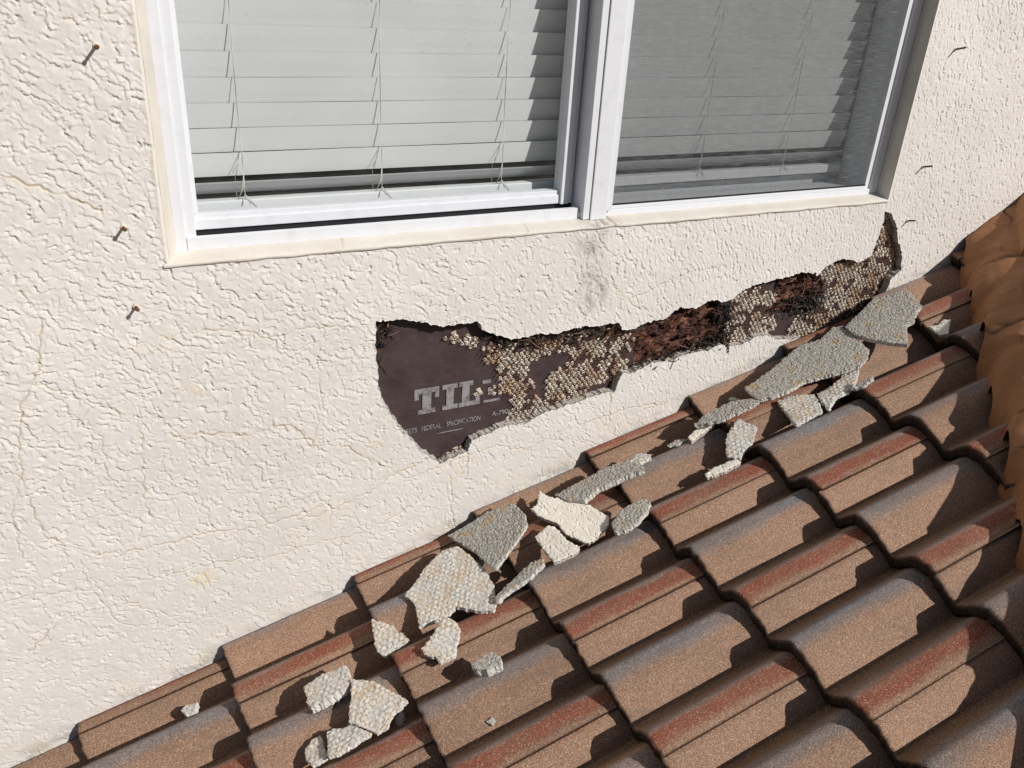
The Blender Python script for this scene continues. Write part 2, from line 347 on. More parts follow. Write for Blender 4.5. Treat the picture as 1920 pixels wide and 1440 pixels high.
def build_wall():
    D = .0016
    def seg(a, b): 
        n = max(1, int(round((b-a)/D))); return np.linspace(a, b, n+1)
    xs = np.concatenate([seg(-.02, XL)[:-1], seg(XL, XR)[:-1], seg(XR, 3.26)]); zs = np.concatenate([seg(-.06, ZS)[:-1], seg(ZS, 1.80)])
    X, Z = np.meshgrid(xs, zs); nx = len(xs); nz = len(zs)
    iL = np.searchsorted(xs, XL-1e-6); iR = np.searchsorted(xs, XR-1e-6); iS = np.searchsorted(zs, ZS-1e-6)
    cx = (X[:-1, :-1]+X[1:, 1:])/2; cz = (Z[:-1, :-1]+Z[1:, 1:])/2
    keep = cz > (cx*math.tan(SL)-.10)
    keep &= ~((cx > XL) & (cx < XR) & (cz > ZS))
    near = (cx > HOLE[:, 0].min()-.01) & (cx < HOLE[:, 0].max()+.01) & (cz > HOLE[:, 1].min()-.01) & (cz < HOLE[:, 1].max()+.01)
    ins = np.zeros(keep.shape, bool); ins[near] = pip(cx[near], cz[near], HOLE)
    keep &= ~ins
    # relief
    H = wall_relief(X, Z)
    dL = np.where(Z > ZS-.02, np.abs(X-XL), 9.); dL = np.where(X <= XL+1e-6, dL, 9.)
    dR = np.where((X >= XR-1e-6) & (Z > ZS-.006), X-XR, 9.)
    dB = np.where((X > XL-.02) & (X < XR+.005) & (Z <= ZS+1e-6), ZS-Z, 9.)
    dd = np.minimum(dL+.006*pn(X*30, Z*30, 3)*(dL > 0)*(dL < 1), np.minimum(dR*1.6, dB*2.2)); ef = sstep(.002, .011, dd)
    H = H*ef+.0012*(1-ef)
    Yc = -H
    bevel = np.clip(1-np.minimum(np.abs(dL), 9)/.006, 0, 1); Yc += .006*bevel**2
    # cracks & stains
    CR = np.zeros(X.shape); MO = np.zeros(X.shape); YE = np.zeros(X.shape)
    cracks = [([(40,545),(78,600),(72,690),(40,760),(35,850),(50,930),(72,980),(90,1010),(180,1040),(240,1035),(330,1015),(380,1000),(480,990),(560,965),(620,940)], .75, 1.2),
      ([(265,770),(265,850),(275,950),(285,970)], .6, 1.), ([(55,720),(130,735),(190,745),(225,780)], .6, 1.),
      ([(310,632),(400,620),(470,622),(505,635),(560,618),(620,612),(680,615)], .7, 1.),
      ([(325,822),(400,812),(470,815),(510,800),(545,795),(590,835),(650,838),(690,860),(745,888),(795,868),(808,858)], 1., 1.3),
      ([(600,650),(598,720),(600,760),(590,830)], .5, .9), ([(745,888),(705,915),(665,935),(620,960),(560,975)], .8, 1.2),
      ([(500,965),(590,925),(620,952),(618,1000),(600,1010)], .6, 1.), ([(380,1060),(460,1045),(520,1040),(580,1020),(660,1005),(720,980),(770,950)], .8, 1.1),
      ([(0,1135),(60,1115),(180,1105),(300,1080),(380,1060)], .5, 1.), ([(50,1230),(85,1190),(120,1160),(170,1145),(260,1130)], .7, 1.2),
      ([(845,895),(848,960),(852,1000)], .7, 1.1), ([(808,858),(700,905),(640,1000),(635,1080)], .5, 1.),
      ([(760,900),(850,865),(930,835),(985,845),(1070,800),(1110,790),(1180,765),(1250,755)], .8, 1.1),
      ([(860,830),(880,862),(862,890)], .9, 1.3), ([(1145,735),(1143,790),(1155,835)], 1., 1.3), ([(1190,775),(1230,762),(1280,742)], .6, 1.),
      ([(1175,562),(1215,548),(1250,527),(1300,508),(1360,500)], .9, 1.1), ([(1115,480),(1130,520),(1175,562),(1230,600)], .5, 1.),
      ([(0,330),(60,345),(110,365),(160,385),(190,395)], .9, 1.5), ([(120,40),(170,25),(250,28)], .9, 1.4), ([(1690,505),(1700,480),(1720,440)], .0, .6)]
    rc = random.Random(5)
    for _ in range(26):
        u0 = rc.uniform(20, 1150); v0 = rc.uniform(560, 1150); a_ = rc.choice((0, 0, 1.4, 2.6))+rc.gauss(0, .35); pl = [(u0, v0)]
        for _k in range(rc.randint(2, 5)): a_ += rc.gauss(0, .45); u0 += 42*math.cos(a_); v0 += 42*math.sin(a_); pl.append((u0, v0))
        cracks.append((pl, rc.uniform(.3, .65), rc.uniform(.7, 1.)))
    fine = []
    for i, (px, st, wd) in enumerate(cracks):
        L = rough_line(W2(px), .006, .006, False, 70+i, 45); fine.append((L, st, wd))
    G = np.zeros(X.shape)
    for i, (L, st, wd) in enumerate(fine):
        x0, z0 = L.min(0)-.03; x1, z1 = L.max(0)+.03
        i0, i1 = np.searchsorted(xs, [x0, x1]); j0, j1 = np.searchsorted(zs, [z0, z1])
        if i1 <= i0 or j1 <= j0: continue
        sx = X[j0:j1, i0:i1]; sz = Z[j0:j1, i0:i1]
        d = seg_dist(sx, sz, L, .025)
        br = .35+.65*sstep(-.35, .25, fbm(sx*22, sz*22, 2, 90+i))
        G[j0:j1, i0:i1] = np.maximum(G[j0:j1, i0:i1], np.clip(1-d/(.0018*wd), 0, 1)*br)
        CR[j0:j1, i0:i1] = np.maximum(CR[j0:j1, i0:i1], st*.8*br*np.clip(1-d/(.0017*wd), 0, 1))
        YE[j0:j1, i0:i1] = np.maximum(YE[j0:j1, i0:i1], st*.15*br*np.clip(1-d/.011, 0, 1)**1.5)
    Yc += .0024*G
    for px, r, a in (((378,1085), .035, .75), ((365,730), .03, .4), ((310,640), .03, .35), ((270,660), .03, .25), ((700,840), .05, .25), ((620,960), .05, .25), ((850,880), .05, .3), ((1150,790), .05, .3), ((1170,560), .04, .25), ((560,1010), .05, .2)):
        p = wallpt(*px); d = np.hypot(X-p[0], (Z-p[2])*1.3)
        YE = np.maximum(YE, a*np.clip(1-d/(r*1.4), 0, 1)*sstep(-.3, .5, fbm(X*45, Z*45, 3, 140)))
    low = sstep(.16, 0., Z-X*math.tan(SL)); YE = np.maximum(YE, .22*low*sstep(-.1, .6, fbm(X*16, Z*16, 3, 150)))
    A = wallpt(1105, 440); B = wallpt(1112, 560)
    tt = np.clip((A[2]-Z)/(A[2]-B[2]), -.1, 1.25); lx = A[0]+(B[0]-A[0])*tt
    m = sstep(.062, 0., np.abs(X-lx-.01*pn(X*9, Z*12, 8)))*((Z < A[2]+.03) & (Z > B[2]-.04))
    dn = .34+.36*np.exp(-((tt-.0)/.28)**2)+.62*np.exp(-((tt-.9)/.22)**2); m = m*dn*(.75*sstep(-.6, .8, fbm(X*26, Z*14, 3, 161))+.30*sstep(-.2, .8, fbm(X*90, Z*90, 3, 160, .7)))
    MO = np.maximum(MO, np.clip(m*1.0, 0, .8))
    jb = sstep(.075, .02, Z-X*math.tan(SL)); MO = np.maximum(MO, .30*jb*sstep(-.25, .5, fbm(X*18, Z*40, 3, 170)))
    V = np.stack([X, Yc, Z], -1).reshape(-1, 3)
    # faces
    idx = np.arange(nx*nz).reshape(nz, nx)
    q = np.stack([idx[:-1, :-1], idx[:-1, 1:], idx[1:, 1:], idx[1:, :-1]], -1)[keep]
    used = np.zeros(nx*nz, bool); used[q.ravel()] = True
    # hole rim: boundary edges between kept cell and hole cell
    K = keep; I = ins; edges = []
    a = K[:, :-1] & I[:, 1:]; jj, ii = np.nonzero(a); edges.append(np.stack([idx[jj, ii+1], idx[jj+1, ii+1]], -1))
    a = I[:, :-1] & K[:, 1:]; jj, ii = np.nonzero(a); edges.append(np.stack([idx[jj+1, ii+1], idx[jj, ii+1]], -1))
    a = K[:-1] & I[1:]; jj, ii = np.nonzero(a); edges.append(np.stack([idx[jj+1, ii+1], idx[jj+1, ii]], -1))
    a = I[:-1] & K[1:]; jj, ii = np.nonzero(a); edges.append(np.stack([idx[jj+1, ii], idx[jj+1, ii+1]], -1))
    E = np.concatenate(edges); bv = np.unique(E)
    # slide the rim vertices onto the traced outline
    P = V[bv][:, [0, 2]]; best = np.full(len(P), 9.); tgt = P.copy(); n = len(HOLE)
    for i in range(n):
        a = HOLE[i]; b = HOLE[(i+1) % n]; e = b-a; t = np.clip(((P-a)@e)/max(e@e, 1e-12), 0, 1); qn = a+t[:, None]*e
        d = np.hypot(*(P-qn).T); mm = d < best; best[mm] = d[mm]; tgt[mm] = qn[mm]
    mv = best < D*1.2; V[bv[mv], 0] = tgt[mv, 0]; V[bv[mv], 2] = tgt[mv, 1]
    cen = HOLE.mean(0)
    levels = [.004, .010, .017, .0235]; nV = [V]; base = len(V); col_e = [np.zeros(len(V))]; Fr = [q]; prev = bv
    lut = np.full(len(V), -1); lut[bv] = np.arange(len(bv)); Ei = lut[E]
    prev_idx = bv
    for li, lv in enumerate(levels):
        p = V[bv].copy(); jx = .0022*pn(p[:, 0]*260+li*7, p[:, 2]*260, 200+li); jz = .0022*pn(p[:, 0]*260, p[:, 2]*260+li*5, 210+li)
        p[:, 0] += jx; p[:, 2] += jz; p[:, 1] = lv
        cur = base+np.arange(len(bv)); nV.append(p); col_e.append(np.ones(len(bv))); base += len(bv)
        Fr.append(np.stack([prev_idx[Ei[:, 0]], prev_idx[Ei[:, 1]], cur[Ei[:, 1]], cur[Ei[:, 0]]], -1)); prev_idx = cur
    V = np.concatenate(nV); Fq = np.concatenate(Fr); ce = np.concatenate(col_e)
    rimw = np.zeros(nx*nz); ce[:nx*nz] = rimw
    trimf = np.zeros(len(V)); trimf[:nx*nz] = (1-ef).ravel()
    st = np.zeros((len(V), 3)); st[:nx*nz] = np.stack([CR, MO, YE], -1).reshape(-1, 3)
    ed = np.stack([ce, trimf*.85, ce*0], -1)
    used = np.zeros(len(V), bool); used[Fq.ravel()] = True; re = np.cumsum(used)-1
    Fq = re[Fq]; V = V[used]; st = st[used]; ed = ed[used]
    # outward side is -y
    o = mesh_obj('stucco_coat', V, Fq, ST, house, True, {'stain': st, 'edge': ed})
    return o
build_wall()
# plainer wall beyond the close-up area
bm = bmesh.new()
def quad(bm, x0, x1, z0, z1, n=1):
    vs = [bm.verts.new(p) for p in ((x0, 0, z0), (x1, 0, z0), (x1, 0, z1), (x0, 0, z1))]; bm.faces.new(vs)
quad(bm, -3.0, -.02, -3.4, 3.2); quad(bm, 3.26, 6, -3.4, 3.2); quad(bm, -.02, XL, 1.8, 3.2); quad(bm, XR, 3.26, 1.8, 3.2)
quad(bm, XL, XR, 2.45, 3.2); quad(bm, -.02, 3.26, -3.4, -.06)
farm = simple('plain_stucco', WALLC, .9, 40, .006, .06, .15)
bm_obj('outer_stucco_coat', bm, farm, house)
# backing: felt paper behind the stucco
HX0, HX1, HZ0, HZ1 = HOLE[:, 0].min()-.05, HOLE[:, 0].max()+.05, HOLE[:, 1].min()-.05, HOLE[:, 1].max()+.04
def grid_sheet(name, x0, x1, z0, z1, st, fy, mat, parent):
    xs = np.arange(x0, x1, st); zs = np.arange(z0, z1, st); X, Z = np.meshgrid(xs, zs); Y = fy(X, Z)
    nz, nx = X.shape; idx = np.arange(nx*nz).reshape(nz, nx)
    q = np.stack([idx[:-1, :-1], idx[:-1, 1:], idx[1:, 1:], idx[1:, :-1]], -1).reshape(-1, 4)
    return mesh_obj(name, np.stack([X, Y, Z], -1).reshape(-1, 3), q, mat, parent)
FIB1 = W2([(1186,694),(1192,625),(1215,606),(1265,582),(1335,564),(1352,585),(1358,600),(1356,648),(1300,664),(1230,684)], .03)
FIB2 = W2([(1452,524),(1504,508),(1532,510),(1538,535),(1535,560),(1504,580),(1440,590),(1429,586),(1448,567)], .03)
def felt_y(X, Z):
    y = .0255+.0016*pn(X*11, Z*11, 5)+.0007*pn(X*50, Z*50, 6)
    for f in (FIB1, FIB2): y = np.where(pip(X, Z, f), y+.035, y)
    return y
felt = grid_sheet('building_paper', HX0, HX1, HZ0, HZ1, .004, felt_y, FELT, house)
# lettering on the paper
FY = .0232
def P3(u, v): p = wallpt(u, v, FY); return p
b0 = P3(788, 775); b1 = P3(894, 760); t0 = P3(778, 729)
zb = (b0[2]+b1[2])/2; zt = zb+(t0[2]-b0[2])*1.0; lh = zt-zb
def letter_polys(ch, x0, x1):
    W_ = x1-x0; se = lh*.17; st = W_*.34; out = []
    def r(a, b, c, d): out.append((x0+a*W_, x0+b*W_, zb+c*lh, zb+d*lh))
    if ch == 'T': r(0, 1, .8, 1); r(0, .17, .58, .8); r(.83, 1, .58, .8); r(.32, .68, .18, .8); r(.14, .86, 0, .18)
    if ch == 'I': r(0, 1, .82, 1); r(.26, .74, .18, .82); r(0, 1, 0, .18)
    if ch == 'l': r(0, .45, .78, .92); r(.3, .45, .3, .6); r(.1, .95, 0, .10); return out
    if ch == 'L': r(0, .66, .82, 1); r(.14, .5, .18, .82); r(0, 1, 0, .18); r(.8, 1, .18, .42)
    return out
def letters():
    Vt = []; Ft = []
    for ch, a, b in (('T', 777, 823), ('I', 829, 858), ('L', 860, 899), ('l', 903, 938)):
        for (x0, x1, z0, z1) in letter_polys(ch, P3(a, 760)[0], P3(b, 755)[0]):
            n = len(Vt); Vt += [(x0, FY, z0), (x1, FY, z0), (x1, FY, z1), (x0, FY, z1)]; Ft.append((n, n+1, n+2, n+3))
    mesh_obj('printed_word', Vt, Ft, PRINT, felt, False)
letters()
a = P3(820, 813); b = P3(868, 806); mesh_obj('printed_rule', [(a[0], FY, a[2]-.001), (b[0], FY, a[2]-.001), (b[0], FY, a[2]+.0015), (a[0], FY, a[2]+.0015)], [(0, 1, 2, 3)], PRINT, felt, False)
def text_mesh(body, x0, x1, z0, h):
    cu = bpy.data.curves.new('t', 'FONT'); cu.body = body; cu.size = 1; cu.offset = .012; ob = bpy.data.objects.new('t', cu); C.objects.link(ob)
    dg = bpy.context.evaluated_depsgraph_get(); me = bpy.data.meshes.new_from_object(ob.evaluated_get(dg))
    vs = np.array([v.co[:] for v in me.vertices]); fs = [tuple(p.vertices) for p in me.polygons]
    bpy.data.objects.remove(ob); bpy.data.meshes.remove(me); bpy.data.curves.remove(cu)
    sx = (x1-x0)/(vs[:, 0].max()-vs[:, 0].min()); sz = h/vs[:, 1].max()
    mesh_obj('printed_word', [(x0+(v[0]-vs[:, 0].min())*sx, FY, z0+v[1]*sz) for v in vs], fs, PRINT, felt, False)
zz = P3(830, 801)[2]
for wd, a, b in (('MEETS', 753, 782), ('FEDERAL', 791, 827), ('SPECIFICATION', 837, 900)): text_mesh(wd, P3(a, 800)[0], P3(b, 795)[0], zz, .0135)
text_mesh('A-790a', P3(922, 780)[0], P3(957, 775)[0], zz+.004, .0135)
# lath keys, wires
KEYS = [([(833,634),(845,625),(875,626),(902,640),(905,655),(898,655),(868,648),(838,642)], .95, .25),
 ([(903,650),(930,642),(980,638),(1005,634),(1028,640),(1042,662),(1030,668),(1005,675),(992,690),(998,712),(1006,735),(1018,755),(1012,776),(985,793),(942,797),(962,770),(955,740),(938,715),(925,690),(902,676)], .93, .2),
 ([(890,728),(905,728),(905,745),(890,745)], .9, .2), ([(922,722),(952,720),(952,742),(922,742)], .6, .2),
 ([(1030,640),(1105,618),(1132,613),(1172,622),(1195,628),(1184,650),(1178,688),(1160,700),(1145,715),(1112,722),(1100,740),(1050,760),(1012,774),(1022,748),(1022,720),(1030,700),(1060,685),(1072,670),(1050,660),(1032,655)], .74, .3),
 ([(1360,566),(1379,555),(1429,536),(1456,553),(1452,574),(1425,586),(1430,592),(1455,595),(1462,610),(1442,626),(1420,629),(1390,646),(1360,649),(1357,630),(1364,592)], .88, .3),
 ([(1536,514),(1563,494),(1597,490),(1622,486),(1647,455),(1654,420),(1660,400),(1678,418),(1686,452),(1680,499),(1655,527),(1632,560),(1590,606),(1540,634),(1500,650),(1470,640),(1483,607),(1502,585),(1535,569),(1545,540)], .9, .2),
 ([(808,858),(850,838),(872,842),(858,855),(826,868)], .9, .1)]
def in_keys(x, z):
    for poly, dens, ru in KP:
        if pip(np.array([x]), np.array([z]), poly)[0]: return dens, ru
    return None
KP = [(W2(p, .02), d, r) for p, d, r in KEYS]
keys = Acc(); PX, PZ = .0142, .0098
def key_blob(cx, cz, rx, rz, hy, col):
    n = 8; V = []; F = []
    rings = [(1.0, .0), (.95, .75), (.76, 1.0)]
    ph = random.random()*6
    for (rr, hh) in rings:
        for k in range(n):
            a = 2*math.pi*k/n+.2; j = 1+.16*math.sin(3*a+ph)+random.uniform(-.16, .16)
            V.append((cx+rx*rr*j*math.cos(a), .0245-hy*hh*(1+random.uniform(-.1, .1)), cz+rz*rr*j*math.sin(a)))
    V.append((cx, .0245-hy, cz))
    for r in range(2):
        for k in range(n): F.append((r*n+k, r*n+(k+1) % n, (r+1)*n+(k+1) % n, (r+1)*n+k))
    for k in range(n): F.append((2*n+k, 2*n+(k+1) % n, 3*n))
    keys.add(V, F, col)
wires = Acc()
nr = int((HZ1-HZ0)/PZ); ncx = int((HX1-HX0)/PX)
for r in range(nr):
    for c in range(ncx):
        x = HX0+(c+.5*(r % 2))*PX; z = HZ0+r*PZ
        x += .0015*float(pn(np.array(x*30), np.array(z*30), 7)); z += .003*float(pn(np.array(x*6), np.array(z*6), 9))
        hit = in_keys(x, z)
        if not hit: continue
        dens, ru = hit
        nn = float(fbm(np.array(x*26), np.array(z*30), 2, 301))
        if nn > dens*.55-.14+random.uniform(-.26, .26): 
            drop = True
        else: drop = False
        rr = float(sstep(.0, .5, np.array(fbm(np.array(x*14), np.array(z*14), 2, 303)+ru-.2)))
        base = np.array([.78, .71, .60])*random.uniform(.72, 1.08); rust = np.array([.42, .22, .10])
        col = tuple(base*(1-.55*rr)+rust*.55*rr)
        if not drop:
            key_blob(x+random.gauss(0, .0005), z+random.gauss(0, .0004), PX*.475*random.uniform(.78, 1.08), PZ*.58*random.uniform(.78, 1.10), .0030*random.uniform(.3, 1.5), col)
        # strands of the expanded mesh round this opening
        for sx in (-1, 1):
            if random.random() < .93:
                p = [(x+sx*PX*.5, .0185, z-.25*PZ), (x+sx*PX*.33, .0195, z+.42*PZ), (x, .0175, z+.62*PZ)]
                V, F = tube_arrays([(a_+random.gauss(0, .0005), b_-.0015+random.gauss(0, .0008), c_+random.gauss(0, .0005)) for a_, b_, c_ in p], .0009, 4); wires.add(V, F)
keys.build('plaster_keys', KEYM, house)
wires.build('metal_lath', RUST, house, False)
# rotten fibrous sheathing
def fibres(poly, n, dirs, pal, depth=(.012, .055), nm='rotten_sheathing'):
    acc = Acc(); P = np.array(poly); x0, z0 = P.min(0); x1, z1 = P.max(0); made = 0
    while made < n:
        x = random.uniform(x0, x1); z = random.uniform(z0, z1)
        if not pip(np.array([x]), np.array([z]), poly)[0]: continue
        ang = random.choice(dirs)+random.gauss(0, .22); L = random.uniform(.012, .055)*random.choice((1, 1, 1.6)); y = random.uniform(*depth)
        wd = random.uniform(.0006, .0026); pts = []; bend = random.uniform(-.3, .3)
        for k in range(5):
            t = k/4-.5; aa = ang+bend*t
            pts.append((x+L*t*math.cos(aa), y+.006*math.sin(k+made)+random.uniform(-.001, .001), z+L*t*math.sin(aa)))
        pts[0] = (pts[0][0], min(pts[0][1]+.008, .06), pts[0][2])
        V, F = tube_arrays(pts, [wd*.3, wd, wd*1.1, wd, wd*.25], 4); c = random.choice(pal); f = random.uniform(.4, 1.5); acc.add(V, F, tuple(min(.8, q*f) for q in c)); made += 1
    return acc.build(nm, WOOD, house, False)
BR = [(.07, .02, .011), (.05, .017, .01), (.09, .03, .014), (.03, .012, .009), (.02, .011, .009), (.02, .01, .008), (.20, .11, .055), (.11, .045, .02)]
def board(poly, nm, ang):
    P = np.array(poly); x0, z0 = P.min(0); x1, z1 = P.max(0); X, Z = np.meshgrid(np.arange(x0, x1, .0016), np.arange(z0, z1, .0016)); ca, sa = math.cos(ang), math.sin(ang)
    u = X*ca+Z*sa; v = -X*sa+Z*ca; v = v+.006*pn(u*14, v*20, 701)
    st = fbm(u*22, v*260, 3, 702, .7); lay = fbm(u*30, v*55, 3, 703)
    Y = .030-.006*st-.007*np.floor(lay*2.2)/2.2; ins = pip(X, Z, [tuple(p) for p in (P-P.mean(0))*1.04+P.mean(0)]) & (lay > -.42)
    c = np.zeros(X.shape+(3,)); t = sstep(-.5, .7, st+.4*lay+.25); dk = sstep(-.3, .5, fbm(X*26, Z*26, 2, 704))
    c[:] = np.array([.06, .02, .012]); c = c+(np.array([.17, .066, .038])-c)*(t*dk)[..., None]; hl = sstep(.45, .8, st)*dk; c = c+(np.array([.40, .25, .14])-c)*(hl*.6)[..., None]
    nz, nx = X.shape; idx = np.arange(nx*nz).reshape(nz, nx); q = np.stack([idx[:-1, :-1], idx[:-1, 1:], idx[1:, 1:], idx[1:, :-1]], -1)[ins[:-1, :-1]]
    V = np.stack([X, Y, Z], -1).reshape(-1, 3); us = np.zeros(len(V), bool); us[q.ravel()] = True; re = np.cumsum(us)-1
    mesh_obj(nm, V[us], re[q], WOOD, house, True, {'tint': c.reshape(-1, 3)[us]})
board(FIB1, 'rotten_board', .35); board(FIB2, 'rotten_board', .18)
fibres(FIB1, 70, [.25, .4, .7, -.1], BR, (.006, .030)); fibres(FIB2, 60, [.1, .3, 1.3], BR+[(.02, .015, .014)], (.006, .034))
GR = [(.02, .014, .012), (.035, .02, .016), (.015, .012, .012), (.1, .06, .04), (.045, .04, .038)]
for px in ([(1340,575),(1362,560),(1368,600),(1360,645),(1345,645)], [(1470,560),(1540,530),(1545,565),(1500,590),(1475,585)], [(1280,650),(1355,620),(1362,648),(1300,662)], [(1195,680),(1290,655),(1260,676),(1190,697)]):
    fibres(W2(px, .02), 80, [.5, 1.2, -.4, 1.6], GR, (.002, .022), 'frayed_fibres')
# crumbs of paper and mesh along broken edges
fibres(W2([(903,622),(1165,610),(1190,622),(1000,648),(905,640)], .02), 190, [.1, .5, -.3, 1.2], GR+[(.12, .06, .03)], (.008, .023), 'frayed_fibres')  # near-black strands stand for torn paper and the shadow under the rim
fibres(W2([(705,603),(735,600),(725,650),(708,690)], .02), 34, [.5, 1.2, -.6], GR+[(.2, .1, .05)], (.018, .024), 'frayed_fibres')
fibres(W2([(1410,712),(1450,690),(1560,640),(1470,690),(1425,722)], -.012), 380, [.4, .8, -.2, 1.3], GR+[(.3, .2, .12), (.18, .1, .06)], (-.03, -.004), 'hanging_shreds')
# ================================================================== WINDOW
win = empty('sliding_window'); win['kind'] = 'thing'; tag(win, 'white framed sliding window with screened right pane set into stucco wall', 'window')
WT = 2.45; FRY = .044     # frame front plane
XF = (wallpt(331, 456, FRY)[0]+wallpt(268, 0, FRY)[0])/2

bm = bmesh.new()
box(bm, XF, max(.592, XF+.014), FRY, .155, ZS+.004, WT, .0022); box(bm, .5905, .612, FRY+.010, .153, ZS+.020, WT-.04, .0015)
box(bm, 2.452, XR-.001, FRY, .155, ZS+.004, WT, .0022); box(bm, 2.434, 2.4535, FRY+.006, .153, 1.200, WT-.04, .0015)
zlip = (wallpt(360, 442, FRY+.002)[2]+wallpt(1062, 394, FRY+.002)[2])/2; box(bm, .5925, 1.47, FRY, FRY+.012, ZS+.006, zlip, .001); box(bm, .5925, 1.47, FRY+.0125, .153, ZS+.006, zlip-.014, .001); box(bm, 1.471, 2.4515, FRY, .153, ZS+.006, 1.203, .002); box(bm, .5925, 2.4515, FRY+.002, .153, WT-.05, WT-.001, .002)
pass
bm_obj('window_frame', bm, VIN, win)
# centre post with stepped profile
bm = bmesh.new()
box(bm, 1.478, 1.4955, .031, .130, ZS+.010, WT-.045, .0012); box(bm, 1.4965, 1.541, .027, .132, ZS+.008, WT-.045, .002)
box(bm, 1.542, 1.5605, .034, .132, 1.2035, WT-.051, .0015)
bm_obj('centre_post', bm, VIN, win)
# sliding sash (left), set back in its track
SY = .082
sx0 = wallpt(340, 200, SY)[0]; zt_ = (wallpt(361, 401, SY)[2]+wallpt(1061, 359, SY)[2])/2; zb_ = (wallpt(360, 429, SY)[2]+wallpt(1062, 383, SY)[2])/2
sr = wallpt(1063, 200, SY)[0]; sr2 = wallpt(1078, 200, SY)[0]
bm = bmesh.new()
box(bm, .6130, sr, SY, .115, zb_, zt_-.010, .0016); box(bm, .6140, sr, SY+.004, .113, zt_-.0105, zt_, .001)
box(bm, sr+.0003, sr2, SY-.006, .115, zb_-.001, WT-.052, .0018); box(bm, sr2+.0003, sr2+.014, SY+.002, .113, zb_-.001, WT-.052, .0012)
box(bm, .6135, .6235, SY+.004, .112, zt_+.0005, WT-.052, .001)
sash = bm_obj('sliding_sash', bm, VIN, win)
bm = bmesh.new(); box(bm, sr2+.0145, 1.4775, SY+.014, .118, zb_, WT-.055, 0)
bm_obj('post_side_shade', bm, VIN2, win)  # strip left of the post, the shade on its side put into colour
bm = bmesh.new(); box(bm, .6135, 1.4775, SY+.006, .112, zlip-.0135, zb_-.0012, 0); bm_obj('sash_slot_shade', bm, DARK, win)  # near-black block added to paint the shade in the slot under the sash
mesh_obj('glass_pane', [(.6230, .097, zt_), (sr, .097, zt_), (sr, .097, WT-.06), (.6230, .097, WT-.06)], [(0, 1, 2, 3)], GLASS, sash, False)
mesh_obj('glass_pane', [(1.5605, .070, 1.204), (2.4345, .070, 1.204), (2.4345, .070, WT-.055), (1.5605, .070, WT-.055)], [(0, 1, 2, 3)], GLASS, win, False)
# screen with its frame
scr = empty('insect_screen'); scr.parent = win
mesh_obj('screen_mesh', [(1.564, .0505, 1.2105), (2.434, .0505, 1.2105), (2.434, .0505, WT-.055), (1.564, .0505, WT-.055)], [(0, 1, 2, 3)], SCREEN, scr, False)
bm = bmesh.new(); box(bm, 1.5612, 2.4335, .0462, .0575, 1.2033, 1.2118, .001); box(bm, 1.5612, 1.5655, .0462, .0575, 1.212, WT-.056, .0008)
bm_obj('screen_frame', bm, VIN, scr)
bm = bmesh.new(); box(bm, 1.5655, 2.4335, .0475, .054, 1.2120, 1.2147, 0); box(bm, 1.5657, 1.5675, .0475, .054, 1.215, WT-.056, 0)
bm_obj('spline', bm, DARK, scr)
# inner reveal + stool seen through the glass
bm = bmesh.new(); box(bm, XL+.01, XR-.008, .170, .30, 1.19, 1.2225, .002); bm_obj('inner_stool', bm, VIN, win)
bm = bmesh.new(); box(bm, .566, XR-.02, .156, 3.0, 1.10, 1.19, 0)
for b in ((.3, .5538, .157, 2.6, .0, 2.7), (2.4830, 2.75, .157, 2.6, .0, 2.7), (.3, 2.75, 2.6, 2.7, -.0, 2.7), (.3, 2.75, .157, 2.6, 2.46, 2.6)): box(bm, *b)
ro = bm_obj('dark_room', bm, ROOM); tag(ro, kind='structure')
# blind
blind = empty('window_blind'); tag(blind, 'closed pale horizontal-slat blind hanging behind the window glass', 'blind')
BX0, BX1 = .617, 2.425
def slat_mesh(name, zt, yt, tilt, wid=.050, th=.0046, par=blind, x0=BX0, x1=BX1):
    n = 6; nxs = 25; V = []; F = []
    for i in range(nxs):
        x = x0+(x1-x0)*i/(nxs-1); sag = .0006*math.sin(i*.9+zt*40)
        for side in (0, 1):
            for k in range(n+1):
                t = k/n; cr = .0005*math.sin(math.pi*t)
                dy = math.cos(tilt)*t*wid+math.sin(tilt)*(-cr); dz = -math.sin(tilt)*t*wid-math.cos(tilt)*(-cr)*1
                off = th*side
                V.append((x, yt+dy+off*math.sin(tilt), zt+dz+sag*.4-off*math.cos(tilt)*1))
    m = 2*(n+1)
    for i in range(nxs-1):
        a = i*m; b = a+m
        for k in range(n): F.append((a+k, b+k, b+k+1, a+k+1)); F.append((a+n+1+k, a+n+2+k, b+n+2+k, b+n+1+k))
        F.append((a, a+n+1, b+n+1, b)); F.append((a+n, b+n, b+m-1, a+m-1))
    F.append(tuple(range(n+1))+tuple(range(m-1, n, -1))); e = (nxs-1)*m; F.append(tuple(e+i for i in range(n+1))[::-1]+tuple(e+i for i in range(n+1, m)))
    return mesh_obj(name, V, F, SLAT, par, False)
BY = .150
zof = lambda u0, v0, u1, v1, y: (wallpt(u0, v0, y)[2]+wallpt(u1, v1, y)[2])/2
zA = zof(352, 290, 1057, 262, BY); zB = zof(325, 44.5, 1069, 18+43, BY); PIT = (zB-zA)/5
zs_ = zA
while zs_ < WT-.05:
    slat_mesh('slat', zs_, BY, math.radians(76.5+random.uniform(-.6, .6))); zs_ += PIT
slat_mesh('slat', zof(357, 343, 1052, 310, BY-.006), BY-.006, math.radians(36))
zr = zof(361, 377, 1050, 341, BY-.008)
bm = bmesh.new(); box(bm, BX0, BX1, BY-.008, BY+.016, zr-.024, zr, .003); bm_obj('bottom_rail', bm, SLAT, blind)
cxs = [wallpt(450, 270, BY)[0], wallpt(713, 270, BY)[0]]; cst = cxs[1]-cxs[0]
